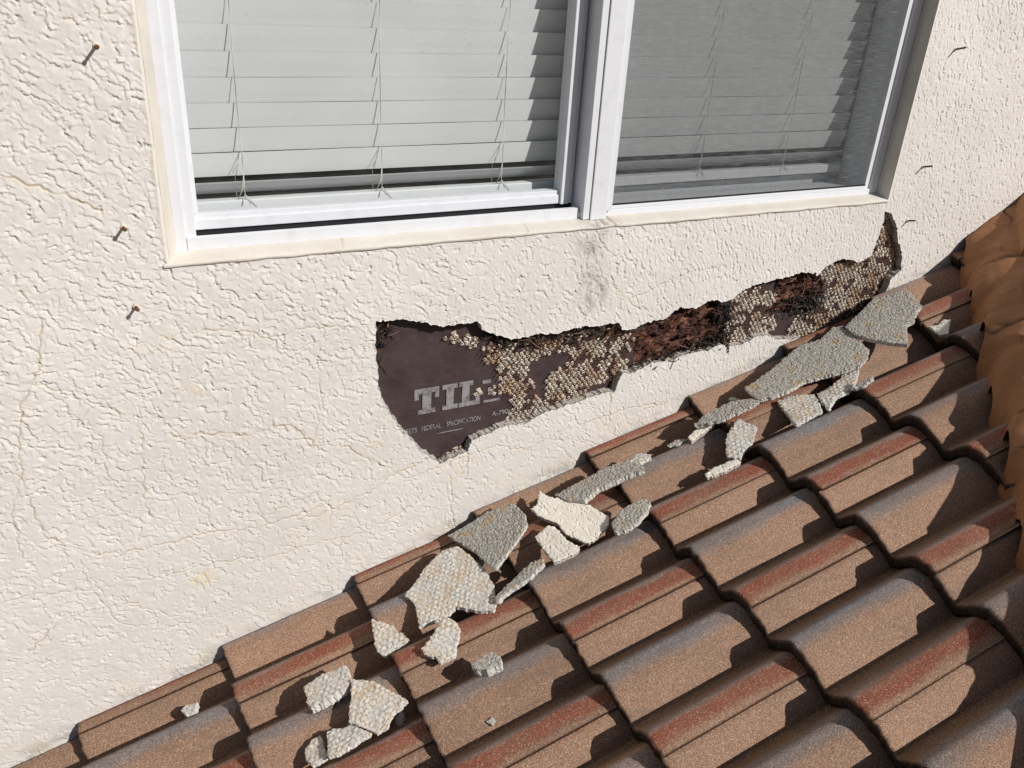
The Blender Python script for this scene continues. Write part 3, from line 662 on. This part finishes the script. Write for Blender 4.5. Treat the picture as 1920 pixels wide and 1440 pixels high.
for cx_ in [cxs[0]+cst*i for i in range(6)]:
    ac = Acc(); fy = BY-.0065
    V, F = tube_arrays([(cx_+.0008*math.sin(j), fy, zr+j*.05) for j in range(24)], .0010, 5); ac.add(V, F)
    V, F = tube_arrays([(cx_-.012, BY+.020, zr), (cx_-.012, BY+.021, 2.4)], .0009, 5); ac.add(V, F)
    for dx, dz in ((.012, -.008), (-.008, -.012), (.022, -.016)):
        V, F = tube_arrays([(cx_, fy-.001, zr+.010), (cx_+dx*.5, fy-.004, zr+.004+dz*.3), (cx_+dx, fy-.0035, zr+dz)], .0007, 4); ac.add(V, F)
    V, F = tube_arrays([(cx_-.014, fy, zr), (cx_-.004, fy-.004, zr+.023), (cx_, fy, zr+.048)], .0008, 4); ac.add(V, F)
    V, F = tube_arrays([(cx_, fy, zA+.0), (cx_-.010, fy+.001, zA-.022), (cx_-.020, fy+.004, zA-.040)], .0007, 4); ac.add(V, F)
    ac.build('ladder_cord', CORD, blind)
# ---- plaster sill and returns (parts of the wall)
def sill():
    xs = np.arange(XL-.012, XR+.003, .005); prof = [(.002, -.0065), (-.0020, -.0055), (-.0032, -.0020), (-.0026, .0010), (-.0003, .0026), (.02, .0060), (.0445, .0105)]
    V = []; col = []
    for x in xs:
        for k, (y, z) in enumerate(prof):
            n = float(pn(np.array(x*25), np.array(k*.7), 4)); V.append((x, y+.0006*n-.0002, ZS+z+.0007*n+(0 if k > 2 else .002*float(pn(np.array(x*12), np.array(3.), 8)))))
            dm = math.exp(-((x-1.515)/.05)**2)*.6*max(0, float(fbm(np.array(x*190), np.array(k*3.9), 3, 9))+.35)
            ck = max(0., 1-abs(x-1.552)/.003)+max(0., 1-abs(x-1.30-.004*k)/.003)*.4+max(0., 1-abs(x-.86-.006*k)/.003)*.4
            col.append((min(ck, 1), min(dm, 1), 0))
    n = len(prof); F = [(i*n+k, (i+1)*n+k, (i+1)*n+k+1, i*n+k+1) for i in range(len(xs)-1) for k in range(n-1)]
    mesh_obj('plaster_sill', V, F, TRIM, house, True, {'stain': np.array(col)})
    # right and left returns
    for nm, x, sgn in (('plaster_return', XR, 1), ('plaster_return', XL, -1)):
        zs = np.arange(ZS-.001, WT, .01); ys = np.linspace(-.0005 if sgn > 0 else .004, .046, 8); V = []; sl_ = 0 if sgn > 0 else XF+.001-XL
        for z in zs:
            for y in ys: V.append((x+sl_*max(0., (y-.004)/.042)**.8+.0006*float(pn(np.array(z*20), np.array(y*40), 5)), y, z))
        m = len(ys); F = [(i*m+k, i*m+k+1, (i+1)*m+k+1, (i+1)*m+k) for i in range(len(zs)-1) for k in range(m-1)]
        mesh_obj(nm, V, F, TRIM, house, True, {'stain': np.zeros((len(V), 3))})
sill()
# ================================================================== ROOF
roof = empty('tiled_roof'); roof['kind'] = 'thing'; tag(roof, 'brown concrete double-barrel tile roof sloping down beside the stucco wall', 'roof')
HC = .050; TT = .040; SEAM = .69
def prof(L, t):        # lane parity array (0 grey, 1 red), t 0..1 away from wall
    rise = (.5-.5*np.cos(math.pi*np.clip(t/.40, 0, 1)))**.92
    u = np.clip((t-.46)/.53, 0, 1)
    blue = .15*(.5+.5*np.cos(math.pi*u))+.85*np.maximum(np.cos(math.pi/2*u), 0)**.80
    u2 = np.clip((t-.48)/.52, 0, 1)
    red = .15*(.5+.5*np.cos(math.pi*u2))+.85*np.maximum(np.cos(math.pi/2*u2), 0)**.80
    return np.where(t < .43, rise*HC, np.where(L == 0, blue, red)*HC)
def lane_of(y, k):
    q = (-y-Y0)/LANE+1; m = np.floor(q); t = q-m
    par = (m+k) % 2          # 0 grey lane, 1 red lane
    return m, t, par
def roof_top(s, y):
    k = np.floor((s-S0)/EXP); fr = (s-S0)/EXP-k; m, t, par = lane_of(y, k)
    return prof(par, t)-TT*fr
# hip line in plan: a point on the axis and direction down the hip
FOOT = np.array([2.88, -.004]); HD = np.array([-.693, -.721]); HP = np.array([.721, -.693]); WF = .30
AX = FOOT+HP*WF
def hip_w(x, y): return (x-AX[0])*HP[0]+(y-AX[1])*HP[1]      # <0 on our side of the axis
def clip_bm(bm, co, no):
    r = bmesh.ops.bisect_plane(bm, geom=bm.verts[:]+bm.edges[:]+bm.faces[:], plane_co=co, plane_no=no, clear_outer=True, dist=1e-5)
    ed = [e for e in r['geom_cut'] if isinstance(e, bmesh.types.BMEdge)]
    if ed:
        try: bmesh.ops.holes_fill(bm, edges=ed, sides=0)
        except Exception: pass
BASEC = np.array([.285, .168, .107]); GREYC = np.array([.185, .185, .20]); REDC = np.array([.245, .072, .040]); OCH = np.array([.15, .085, .048])
def make_tile(k, m0):
    """tile of course k whose grey lane is lane m0; from the seam above it to the seam of its red lane"""
    q0 = m0-1+SEAM-.02; q1 = m0+1+SEAM
    q = np.concatenate([np.linspace(q0, m0, 12)[:-1], np.linspace(m0, m0+1, 42)[:-1], np.linspace(m0+1, q1, 30)])
    ss = np.concatenate([[0, .0015, .005], np.linspace(.014, EXP+.05, 18)])
    Q, Sx = np.meshgrid(q, ss); m = np.floor(Q); t = Q-m; par = ((m-m0) % 2)
    ya = -(Y0+(Q-1)*LANE)
    jit = rng.normal(0, 1, 4)
    h = prof(par, t)-TT*Sx/EXP+jit[0]*.0011
    lap = (Q > m0+1+SEAM-.035) ; h = h+.0030*sstep(m0+1+SEAM-.16, m0+1+SEAM-.02, Q)
    h = h-.0016*(Q < m0-1+SEAM+.03)
    rnd = np.clip(1-Sx/.006, 0, 1)**2; h = h-.0035*rnd
    edge_n = .0030*fbm(ya*70, ya*0+k*3.1+m0, 3, 400)+.0026*jit[1]
    s = S0+k*EXP+Sx+edge_n*np.exp(-Sx/.02)
    h = h+.0006*pn(s*18, ya*22, 401)
    tint = np.zeros(Q.shape+(3,)); w1 = t+.05*fbm(s*9, ya*9+m0, 2, 402)+.03*jit[2]
    a_g = np.where(par == 0, sstep(.22, .32, w1)*sstep(.66, .46, w1), 0)
    a_g = a_g*np.clip(.80+.10*jit[0], .5, 1)*(.85+.35*fbm(s*5, ya*20, 2, 403)); a_r = np.where(par == 1, sstep(.34, .42, w1)*sstep(.66, .54, w1), 0)*(.85+.3*fbm(s*7, ya*25, 2, 404))
    a_o = sstep(.32, .16, t)*.75+np.where(par == 1, sstep(.14, .22, w1)*sstep(.36, .26, w1)*.0, 0)
    a_s = np.where(par == 1, sstep(.22, .3, w1)*sstep(.42, .34, w1)*.45, 0)
    for a_, c_ in ((a_o, OCH), (a_s, GREYC*1.05), (np.clip(a_g, 0, 1), GREYC), (np.clip(a_r, 0, 1), REDC)):
        if not len(tint.nonzero()[0]): tint[:] = BASEC*(1+.07*jit[3])*(1+.10*fbm(s*4, ya*4, 3, 406))[..., None]
        tint = tint*(1-a_[..., None])+c_*a_[..., None]
    top = roofw(s, ya, h); th = .031
    hb = h-th; hb = np.maximum(hb, h-th); bot = roofw(s+.0, ya, hb)
    nr_, nc = Q.shape; idx = np.arange(nr_*nc).reshape(nr_, nc)
    qd = lambda I: np.stack([I[:-1, :-1], I[:-1, 1:], I[1:, 1:], I[1:, :-1]], -1).reshape(-1, 4)
    ntop = nr_*nc
    # front face has three rows for a rough cast edge
    front = []; rows = [idx[0]]
    V = [top.reshape(-1, 3), bot.reshape(-1, 3)]; cnt = 2*ntop
    for f_ in (.3, .65):
        p = roofw(s[0]+.0022*fbm(ya[0]*190, ya[0]*0+f_*9, 2, 405+int(f_*10)), ya[0], h[0]-th*f_); V.append(p); rows.append(cnt+np.arange(nc)); cnt += nc
    rows.append(idx[0]+ntop)
    Fs = [qd(idx)[:, ::-1], qd(idx+ntop)]
    for a_, b_ in zip(rows[:-1], rows[1:]): Fs.append(np.stack([a_[:-1], a_[1:], b_[1:], b_[:-1]], -1))
    for col, sg in ((0, 1), (nc-1, -1)):
        a_ = idx[:, col]; f = np.stack([a_[:-1], a_[1:], a_[1:]+ntop, a_[:-1]+ntop], -1); Fs.append(f[:, ::sg])
    bk = idx[-1]; Fs.append(np.stack([bk[:-1], bk[:-1]+ntop, bk[1:]+ntop, bk[1:]], -1))
    V = np.concatenate(V); Fq = np.concatenate(Fs)
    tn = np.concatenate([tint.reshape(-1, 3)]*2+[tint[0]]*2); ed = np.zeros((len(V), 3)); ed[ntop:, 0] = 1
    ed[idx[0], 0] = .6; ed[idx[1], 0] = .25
    x = V[:, 0]; y = V[:, 1]
    if (hip_w(x, y) > -.03).all() or (y > -.001).all(): return
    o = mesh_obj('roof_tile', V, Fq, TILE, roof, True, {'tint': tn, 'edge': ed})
    need_hip = (hip_w(x, y) > -.02).any(); need_wall = (y > -.0085).any()
    if need_hip or need_wall:
        bm = bmesh.new(); bm.from_mesh(o.data)
        if need_wall: clip_bm(bm, (0, -.0085, 0), (0, 1, 0))
        if need_hip: clip_bm(bm, (AX[0]-HP[0]*.03, AX[1]-HP[1]*.03, 0), (HP[0], HP[1], 0))
        bm.to_mesh(o.data); bm.free()
        if len(o.data.vertices) < 12: bpy.data.objects.remove(o)
for k in range(-3, 8):
    for m0 in range(-2, 12):
        if (m0+k) % 2: continue
        make_tile(k, m0)
# roof deck under the tiles
dk = simple('roof_underlay', (.02, .016, .014), .9)
mesh_obj('roof_underlay', [tuple(roofw(np.array(a), np.array(b), np.array(-.062))) for a, b in ((-.6, -.001), (3.3, -.001), (3.3, -.25), (1.55, -2.1), (-.6, -2.1))], [(0, 1, 2, 3, 4)], dk, roof, False)
# other roof plane beyond the hip (falls towards the viewer's side)
zax = math.tan(SL)*AX[0]; th_ = math.tan(SL)
oth = [(AX[0], AX[1], zax-.01), (5.5, AX[1], zax-.01), (5.5, AX[1]-2.2, zax-.01-2.2*th_), (AX[0]-2.2, AX[1]-2.2, zax-.01-2.2*th_)]
mo = N('tile_far'); mo.l(mo.pos(), mo.n('Mapping').inputs[0])
wv = mo.n('TexWave'); wv.bands_direction = 'X'; wv.inputs['Scale'].default_value = 2.; mo.l(mo.pos(), wv.inputs[0])
mesh_obj('far_roof_slope', oth, [(0, 1, 2, 3)], mo.done(mo.mix(mo.noise(300, 3, .7), (.22, .13, .09), (.42, .27, .19)), .8, mo.bump(wv.outputs[0], .04, 1.)), roof, False)
# ================================================================== HIP RIDGE
hip = empty('hip_ridge'); hip['kind'] = 'thing'; tag(hip, 'terracotta-painted mortared ridge caps running down the hip at right', 'ridge')
def hip_world(L, w, h):      # L down the hip from the wall, w across, h above the folded roof
    x = AX[0]+HD[0]*L+HP[0]*w; y = AX[1]+HD[1]*L+HP[1]*w
    zA = th_*x; zB = th_*(y-AX[1])+zax
    return np.stack([x, y, np.minimum(zA, zB)+h], -1)
def mortar():
    Ls = np.arange(-.62, 1.75, .0075); ws = np.linspace(-.30, .30, 100); L, Wg = np.meshgrid(Ls, ws, indexing='ij')
    P = hip_world(L, Wg, 0*L); s = P[..., 0]*cS+P[..., 2]*sS
    tile = roof_top(s, P[..., 1])
    foot = WF-.004+.010*np.sin(L*2*math.pi/.225+.6)+.014*fbm(L*9, L*0+2, 3, 501)
    d = foot-np.abs(Wg)
    prof_ = .112*np.sqrt(np.clip(1-(1-np.clip(d/.13, 0, 1))**2, 0, 1))
    lump = .0014*fbm(L*30, Wg*30, 3, 502)+.0015*pn(L*5, Wg*4, 503)
    h = np.where(d > 0, prof_+lump*sstep(0, .03, d)+np.clip(tile+.006, -.08, .1)*np.exp(-np.maximum(d, 0)/.045), -.09)
    inner = sstep(.14, .10, np.abs(Wg)); h = h*(1-inner)+.055*inner
    jn = 0*L
    for Lj in (-.16, .18, .52, .86, 1.20):
        jn = np.maximum(jn, np.exp(-((L-Lj-.20*(.19-np.abs(Wg))-.012*fbm(Wg*14, L*0+Lj*9, 3, 520))/.0055)**2)*(d > .012))
    ck = np.exp(-((np.abs(Wg)-.185-.022*fbm(L*7, L*0+4, 3, 521))/.0035)**2)*sstep(-.1, .2, pn(L*3, L*0+8, 522)); jn = np.maximum(jn, ck)
    h = h-.006*jn; V = hip_world(L, Wg, h)
    keep = (d[:-1, :-1] > -.010) & (P[:-1, :-1, 1] < .0)
    n0, n1 = L.shape; idx = np.arange(n0*n1).reshape(n0, n1)
    q = np.stack([idx[:-1, :-1], idx[1:, :-1], idx[1:, 1:], idx[:-1, 1:]], -1)[keep]
    V = V.reshape(-1, 3); V[:, 1] = np.minimum(V[:, 1], -.0008)
    used = np.zeros(len(V), bool); used[q.ravel()] = True; re = np.cumsum(used)-1
    jc = np.zeros((len(V), 3)); jc[:, 0] = jn.ravel()
    return mesh_obj('mortar_bedding', V[used], re[q], CAP, hip, True, {'stain': jc[used]})
mortar()
def cap(L0, L1):
    nL, na = 30, 48; V = []; jit = rng.normal(0, 1, 3)
    for i in range(nL+1):
        t = i/nL; L = L0+(L1-L0)*t; r = .150+.020*t; z0 = .000+.030*t
        for side in (0, 1):
            rr = r-.020*side; 
            for a in range(na+1):
                an = math.pi*a/na; w_ = -rr*math.cos(an)*1.12; hh = z0+.060+rr*.72*math.sin(an)**.8
                ed_ = .004*float(pn(np.array(an*3.), np.array(L0*9), 510)) if i == nL else 0
                nz_ = .0012*float(fbm(np.array(L*12), np.array(an*2.5), 2, 511))
                V.append(hip_world(np.array(L+ed_), np.array(w_+.004*jit[0]), np.array(hh+nz_)))
    m = na+1; F = []
    for i in range(nL):
        for a in range(na):
            b = i*2*m; c = b+2*m; F.append((b+a, b+a+1, c+a+1, c+a)); F.append((b+m+a, c+m+a, c+m+a+1, b+m+a+1))
    e = nL*2*m
    for a in range(na): F.append((e+a, e+a+1, e+m+a+1, e+m+a)); F.append((a, m+a, m+a+1, a+1))
    o = mesh_obj('ridge_cap', V, F, CAP, hip)
    if L0 < .35:
        bm = bmesh.new(); bm.from_mesh(o.data); clip_bm(bm, (0, -.002, 0), (0, 1, 0)); bm.to_mesh(o.data); bm.free()
for i in range(6): cap(-.52+i*.34-.03, -.52+(i+1)*.34+.02)
# ================================================================== NAILS
def nail(base_px, label, L, tip=None, head=True):
    b = wallpt(*base_px); d = np.array([0, -1., 0]) if tip is None else np.array(tip)-0; d = d/np.linalg.norm(d)
    pts = [b-d*.004, b+d*.002, b+d*L*.5, b+d*(L-.002), b+d*L]; rad = [.0026, .0026, .0025, .0025, .0022]
    if head: pts += [b+d*(L+.0003), b+d*(L+.0018), b+d*(L+.0024)]; rad += [.0036, .0037, .0024]
    V, F = tube_arrays(pts, rad, 12); o = mesh_obj('rusty_nail', V, F, RUST)
    tag(o, label, 'nail', 'rusty nails left in the stucco')
    V, F = tube_arrays([b+[0, .001, 0], b+[0, -.0022, 0], b+[0, -.0028, 0]], [.0062, .0052, .0030], 12)
    mesh_obj('nail_collar', V, F, ST, o, True, {'stain': np.tile([0., 0., .5], (len(V), 1)), 'edge': np.zeros((len(V), 3))})
nail((180, 86), 'rusty nail head nearest the top of the photo, left of the window', .030, (.0, -1, .05))
nail((231, 426), 'rusty round nail head beside the lower left window corner', .024, (.05, -1, .1))
nail((255, 575), 'rusty nail below and left of the window sill corner', .022, (.05, -1, .1))
nail((1790, 93), 'long thin rusty nail at upper right of the window', .031, (.12, -1, .28), False)
nail((1729, 313), 'thin rusty nail right of the lower window reveal', .031, (.1, -1, .28), False)
nail((1701, 414), 'short thin rusty nail just right of the top of the hole', .026, (.1, -1, .28), False)
# ================================================================== DEBRIS
GS = .004; gs0, gy0 = .1, -1.5
gS = np.arange(gs0, 3.6, GS); gY = np.arange(gy0, .0, GS); GSm, GYm = np.meshgrid(gS, gY, indexing='ij'); SUP = roof_top(GSm, GYm)
def scallop(u, v):
    """imprint of the expanded lath: height, groove mask"""
    P_, Q_ = .0150, .0112
    best = np.full(u.shape, 9.); hb = np.zeros(u.shape)
    r = np.floor(v/Q_)
    for dr in (-1, 0, 1):
        rr = r+dr; off = .5*(np.mod(rr, 2)); c = np.round(u/P_-off)
        for dc in (-1, 0, 1):
            cu = (c+dc+off)*P_; cv = (rr+.5)*Q_; d = ((u-cu)/(.54*P_))**2+((v-cv)/(.62*Q_))**2
            mm = d < best; best = np.where(mm, d, best); hb = np.where(mm, (v-cv)/Q_, hb)
    h = .0022*np.clip(1-best, 0, 1)**.6-.0011*hb
    return h, sstep(.55, 1.0, best)
def fragment(px, label, kind='lath', th=.013, tilt=.5, name='stucco_fragment', rust=.5, lift=0., ang=0., rise=(0, 0), crumb=0.):
    px = np.array(px, float); a = b = 0.; c = .03
    for it in range(4):
        P = np.array([ray_plane_syh(u, v, a, b, c) for u, v in px])
        m = pip(GSm, GYm, [(p[0], p[1]) for p in P]) & (GYm < -.004)
        if m.sum() < 3:
            ci = np.array([P[:, 0].mean(), min(P[:, 1].mean(), -.01)]); m = (np.hypot(GSm-ci[0], GYm-ci[1]) < .009)
        A = np.c_[GSm[m], GYm[m], np.ones(m.sum())]; hh = SUP[m]
        co, *_ = np.linalg.lstsq(A, hh, rcond=None)
        cl = .45; a = float(np.clip(co[0]*tilt, -cl, cl))+rise[0]; b = float(np.clip(co[1]*tilt, -.06, cl))+rise[1]
        res = hh-a*GSm[m]-b*GYm[m]; c0 = np.percentile(res, 99)-.0005+lift; c = c0+th
    SUP[m] = np.maximum(SUP[m], a*GSm[m]+b*GYm[m]+c)
    P = np.array([ray_plane_syh(u, v, a, b, c) for u, v in px]); P[:, 1] = np.minimum(P[:, 1], -.006)
    n = np.array([-a, -b, 1.]); n /= np.linalg.norm(n); e1 = np.array([1, 0, a]); e1 /= np.linalg.norm(e1); e2 = np.cross(n, e1)
    O = P.mean(0); L2 = np.stack([(P-O)@e1, (P-O)@e2], -1); size = np.ptp(L2, axis=0).max()
    sd_ = int(px[0, 0]*7+px[0, 1]) % 1000
    ol = rough_line([tuple(p) for p in L2], .0032, min(.0026, size*.03), True, sd_, 120)
    area = 0.5*np.sum(ol[:, 0]*np.roll(ol[:, 1], -1)-ol[:, 1]*np.roll(ol[:, 0], -1))
    if area < 0: ol = ol[::-1]
    st = max(.0022, size/95); xs = np.arange(ol[:, 0].min(), ol[:, 0].max(), st); ys = np.arange(ol[:, 1].min(), ol[:, 1].max(), st)
    X, Y = np.meshgrid(xs, ys); X = X.ravel()+rng.uniform(-.2, .2, X.size)*st; Y = Y.ravel()+rng.uniform(-.2, .2, Y.size)*st
    ins = pip(X, Y, ol); X = X[ins]; Y = Y[ins]; d = seg_dist(X, Y, ol, st*2, True); ok = d > st*.55; X = X[ok]; Y = Y[ok]
    no = len(ol); pts = [Vector(p) for p in ol]+[Vector((x, y)) for x, y in zip(X, Y)]
    vo, eo, fo, ov, oe, of = geometry.delaunay_2d_cdt(pts, [(i, (i+1) % no) for i in range(no)], [], 1, 1e-6)
    vo = np.array([v[:] for v in vo]); u_, v_ = vo[:, 0], vo[:, 1]
    dE = seg_dist(u_, v_, ol, .02, True); ca, sa = math.cos(ang), math.sin(ang); ur = u_*ca-v_*sa+O[0]; vr = u_*sa+v_*ca+O[1]
    tint = np.zeros((len(vo), 3))
    if kind == 'lath':
        wu = ur+.0020*pn(ur*60, vr*60, 601); wv_ = vr+.0020*pn(ur*60, vr*60+9, 602)
        h, gr = scallop(wu, wv_); amp = .12+1.0*sstep(-.45, .3, fbm(ur*24, vr*24, 3, 603)); h = h*amp+.0007*fbm(ur*130, vr*130, 3, 613)
        rm = sstep(.25-rust, .75-rust, fbm(ur*16+sd_, vr*16, 3, 604)*.8+.25)
        tint[:, 0] = np.clip(gr*rm*.85+.22*rm*sstep(0., .6, fbm(ur*30+sd_, vr*30, 2, 612)), 0, 1); tint[:, 2] = gr*(.55-.3*rm)
    elif kind == 'rough':
        h = .0015*fbm(ur*190, vr*190, 3, 605)+.0008*pn(ur*60, vr*60, 606); tint[:, 0] = .45*sstep(.3, .8, fbm(ur*22+sd_, vr*22, 3, 607)); tint[:, 2] = .35*sstep(.1, .6, -fbm(ur*130, vr*130, 2, 605))
    else:
        h = wall_relief(ur+2., vr+2.)*.8
    ch = np.clip(1-dE/.0045, 0, 1); hz = h-.0010*ch**2+.0012*pn(ur*200, vr*200, 608)*ch
    hz += .0015*pn(ur*7+sd_, vr*7, 609)
    toW = lambda uu, vv, hh: (lambda Q: Q[:, :1]*ES+Q[:, 1:2]*EY+Q[:, 2:]*EN)(O+uu[:, None]*e1+vv[:, None]*e2+hh[:, None]*n)
    nv = len(vo); V = [toW(u_, v_, hz)]
    # boundary ring as found in the output
    cnt = {}
    for f in fo:
        for i in range(len(f)): e = (f[i], f[(i+1) % len(f)]); cnt[e] = 1
    bd = [e for e in cnt if (e[1], e[0]) not in cnt]; bset = sorted({i for e in bd for i in e}); bi = {v: i for i, v in enumerate(bset)}; B = np.array(bset)
    cen = ol.mean(0); F = [tuple(f) for f in fo]; prev = {v: v for v in bset}; base = nv; tn = [tint]
    for li, fr in enumerate((.25, .5, .78, 1.0)):
        jx = .0020*pn(u_[B]*230+li*3, v_[B]*230, 611+li); jy = .0020*pn(u_[B]*230, v_[B]*230+li*4, 621+li)
        ins_ = .985 if fr < 1 else .95
        V.append(toW(cen[0]+(u_[B]-cen[0])*ins_+jx, cen[1]+(v_[B]-cen[1])*ins_+jy, hz[B]*(1-fr)-th*fr)); cur = {v: base+i for i, v in enumerate(bset)}
        for (p, q) in bd: F.append((p if li == 0 else prev[p], cur[p], cur[q], q if li == 0 else prev[q]))
        prev = cur; base += len(bset); t_ = np.zeros((len(bset), 3)); t_[:, 1] = 1; tn.append(t_)
    ring = list(prev.values()); # bottom fan through the same triangulation
    V.append(toW(u_*.95+cen[0]*.05, v_*.95+cen[1]*.05, np.full(nv, -th))); tn.append(np.tile([0, .3, 0.], (nv, 1)))
    for f in fo: F.append(tuple(base+(i) for i in f)[::-1])
    V = np.concatenate(V); tn = np.concatenate(tn)
    Ow = V.mean(0); o = mesh_obj(name, V-Ow, F, SLM[kind], None, False, {'tint': tn}); o.location = tuple(Ow)
    tag(o, label, 'rubble piece' if name != 'stucco_crumb' else 'rubble crumb', 'broken stucco pieces lying on the roof tiles')
    return o
FR = [
 ([(1394,727),(1413,716),(1446,692),(1497,648),(1538,635),(1560,613),(1579,610),(1600,627),(1630,656),(1627,667),(1614,684),(1560,700),(1511,713),(1476,732),(1446,743),(1424,749),(1416,746)], 'longest grey rough-backed stucco slab, lying against the wall under the hole', dict(kind='rough', th=.015)),
 ([(1584,612),(1638,560),(1669,550),(1700,543),(1718,558),(1728,573),(1718,586),(1713,602),(1700,607),(1702,645),(1669,643),(1628,635),(1602,627)], 'broad grey stucco slab nearest the ridge, under the right tip of the hole', dict(kind='rough', th=.015, lift=.012)),
 ([(1531,738),(1560,724),(1581,703),(1611,689),(1606,713),(1595,730),(1565,746),(1554,768),(1541,754)], 'tapered tan stucco piece just below the longest grey slab', dict(kind='lath', th=.012, rust=.3)),
 ([(1598,727),(1608,719),(1635,705),(1638,709),(1619,724),(1598,730)], 'narrow pale stucco sliver right of the tapered tan piece', dict(kind='lath', th=.010, rust=.1)),
 ([(1457,753),(1478,743),(1527,738),(1542,770),(1492,797),(1478,778)], 'square cream stucco piece with an orange rust grid on its right half', dict(kind='lath', th=.012, rust=.35)),
 ([(1361,824),(1367,808),(1384,785),(1419,801),(1413,827),(1386,860),(1362,857)], 'pale five-sided stucco piece standing alone left of the square rusty one', dict(kind='lath', th=.013, rust=.1, lift=.004, tilt=.2, rise=(0, .18))),
 ([(1321,888),(1343,873),(1381,860),(1389,865),(1362,881),(1327,893)], 'white stick-like stucco sliver below the pale five-sided piece', dict(kind='paint', th=.012)),
 ([(1300,797),(1321,778),(1365,754),(1403,746),(1424,751),(1413,759),(1375,776),(1356,786),(1332,792)], 'long grey stucco strip tilted on edge, touching the lower end of the longest slab', dict(kind='rough', th=.013, lift=.004)),
 ([(1289,819),(1316,797),(1340,795),(1297,827)], 'bright white stucco splinter under the tilted grey strip', dict(kind='paint', th=.012)),
 ([(1251,835),(1267,824),(1291,822),(1270,834)], 'small dark flake at the left end of the tilted strip', dict(kind='rough', th=.007, name='stucco_crumb')),
 ([(1365,748),(1372,744),(1386,747),(1376,754)], 'tiny cream crumb above the tilted grey strip', dict(kind='paint', th=.010, name='stucco_crumb')),
 ([(1040,927),(1082,905),(1135,877),(1175,862),(1205,870),(1207,880),(1175,890),(1155,900),(1120,915),(1095,937),(1060,937)], 'long grey stucco log-like strip above the white painted pieces', dict(kind='rough', th=.018)),
 ([(1178,868),(1190,852),(1205,850),(1219,852),(1221,857),(1208,862),(1198,872)], 'cluster of small knobbly plaster crumbs on the end of the log-like strip', dict(kind='lath', th=.012, name='stucco_crumb', rust=.1)),
 ([(1146,981),(1163,957),(1184,943),(1211,934),(1219,941),(1214,957),(1195,979),(1173,993),(1152,998)], 'olive grey oval stucco piece right of the largest white painted piece', dict(kind='rough', th=.014)),
 ([(996,955),(1008,943),(1012,920),(1027,930),(1065,938),(1106,946),(1142,969),(1141,984),(1119,1008),(1104,1019),(1060,1000),(1046,981),(1011,968)], 'largest white painted stucco piece lying face up', dict(kind='paint', th=.013, lift=.003)),
 ([(1003,1007),(1027,984),(1041,987),(1062,1011),(1087,1025),(1081,1035),(1054,1048),(1038,1054),(1024,1035)], 'smaller white painted stucco piece lying face up below the largest white one', dict(kind='paint', th=.013, lift=.016)),
 ([(928,1119),(951,1095),(973,1076),(995,1054),(1014,1048),(1020,1054),(995,1079),(976,1092),(951,1109),(930,1128)], 'thin brown-grey stucco blade right of the biggest lath-marked slab', dict(kind='rough', th=.014)),
 ([(759,1115),(781,1087),(808,1052),(829,1033),(859,1025),(878,1038),(911,1071),(927,1100),(931,1127),(927,1145),(902,1145),(875,1141),(856,1138),(832,1157),(805,1168),(786,1176),(779,1136)], 'biggest cream stucco slab with lath marks and a yellow stain in the middle', dict(kind='lath', th=.013, rust=.38)),
 ([(840,1004),(870,987),(913,960),(946,943),(965,945),(985,965),(988,981),(981,995),(965,1019),(930,1065),(924,1067),(894,1038)], 'grey-tan stucco slab overlapping the top of the biggest lath-marked slab', dict(kind='rough', th=.013)),
 ([(790,1217),(810,1193),(829,1160),(840,1157),(859,1168),(863,1190),(856,1211),(854,1230),(824,1244),(819,1233),(797,1228)], 'boot-shaped stucco piece with rust dots below the biggest lath-marked slab', dict(kind='lath', th=.013, rust=.42, lift=.006)),
 ([(884,1244),(897,1236),(919,1222),(938,1230),(940,1243),(913,1255),(886,1253)], 'grey rock-like stucco lump on its own below the boot-shaped piece', dict(kind='rough', th=.024, tilt=.4)),
 ([(697,1162),(735,1171),(746,1185),(767,1198),(755,1206),(719,1231),(704,1217)], 'triangular white stucco piece with an orange stain left of the boot-shaped piece', dict(kind='lath', th=.013, rust=.45, lift=.002, tilt=.0, rise=(0, .22))),
 ([(569,1288),(597,1267),(650,1247),(655,1265),(659,1270),(658,1279),(641,1298),(584,1328),(576,1318)], 'oblong lath-marked stucco block, upper left of the lowest cluster', dict(kind='lath', th=.020, rust=.15, lift=.006)),
 ([(742,1345),(753,1332),(757,1341),(751,1357),(742,1355)], 'small grey stone chip in shadow under the four-sided scalloped slab', dict(kind='rough', th=.012, name='stucco_crumb')),
 ([(659,1272),(700,1277),(737,1297),(765,1313),(739,1336),(728,1355),(728,1361),(707,1375),(682,1364),(655,1355)], 'four-sided cream slab with yellow-edged scallops beside the oblong block', dict(kind='lath', th=.015, rust=.6, lift=.012)),
 ([(613,1375),(622,1366),(639,1366),(659,1357),(696,1374),(664,1394),(636,1412),(616,1419)], 'wedge-shaped pale stucco piece below the four-sided scalloped slab', dict(kind='lath', th=.012, rust=.1, lift=.01)),
 ([(571,1407),(586,1387),(602,1379),(612,1420),(586,1436),(574,1426)], 'leaf-shaped pale stucco piece left of the wedge, at the bottom edge of the photo', dict(kind='lath', th=.012, rust=.1, lift=.01)),
 ([(339,1333),(347,1322),(372,1319),(366,1333),(347,1339)], 'lone white stucco pebble on the roof at far left', dict(kind='lath', th=.012, name='stucco_crumb', rust=.05)),
 ([(912,1353),(922,1344),(930,1351),(923,1360)], 'tiny brown chip on a barrel right of the lowest cluster', dict(kind='rough', th=.008, name='stucco_crumb')),
 ([(1738,612),(1759,609),(1767,599),(1782,599),(1777,625),(1762,627)], 'white stucco chunk in the tile valley beside the hip mortar', dict(kind='paint', th=.014)),
]
for px, lab, kw in FR: fragment(px, lab, **kw)
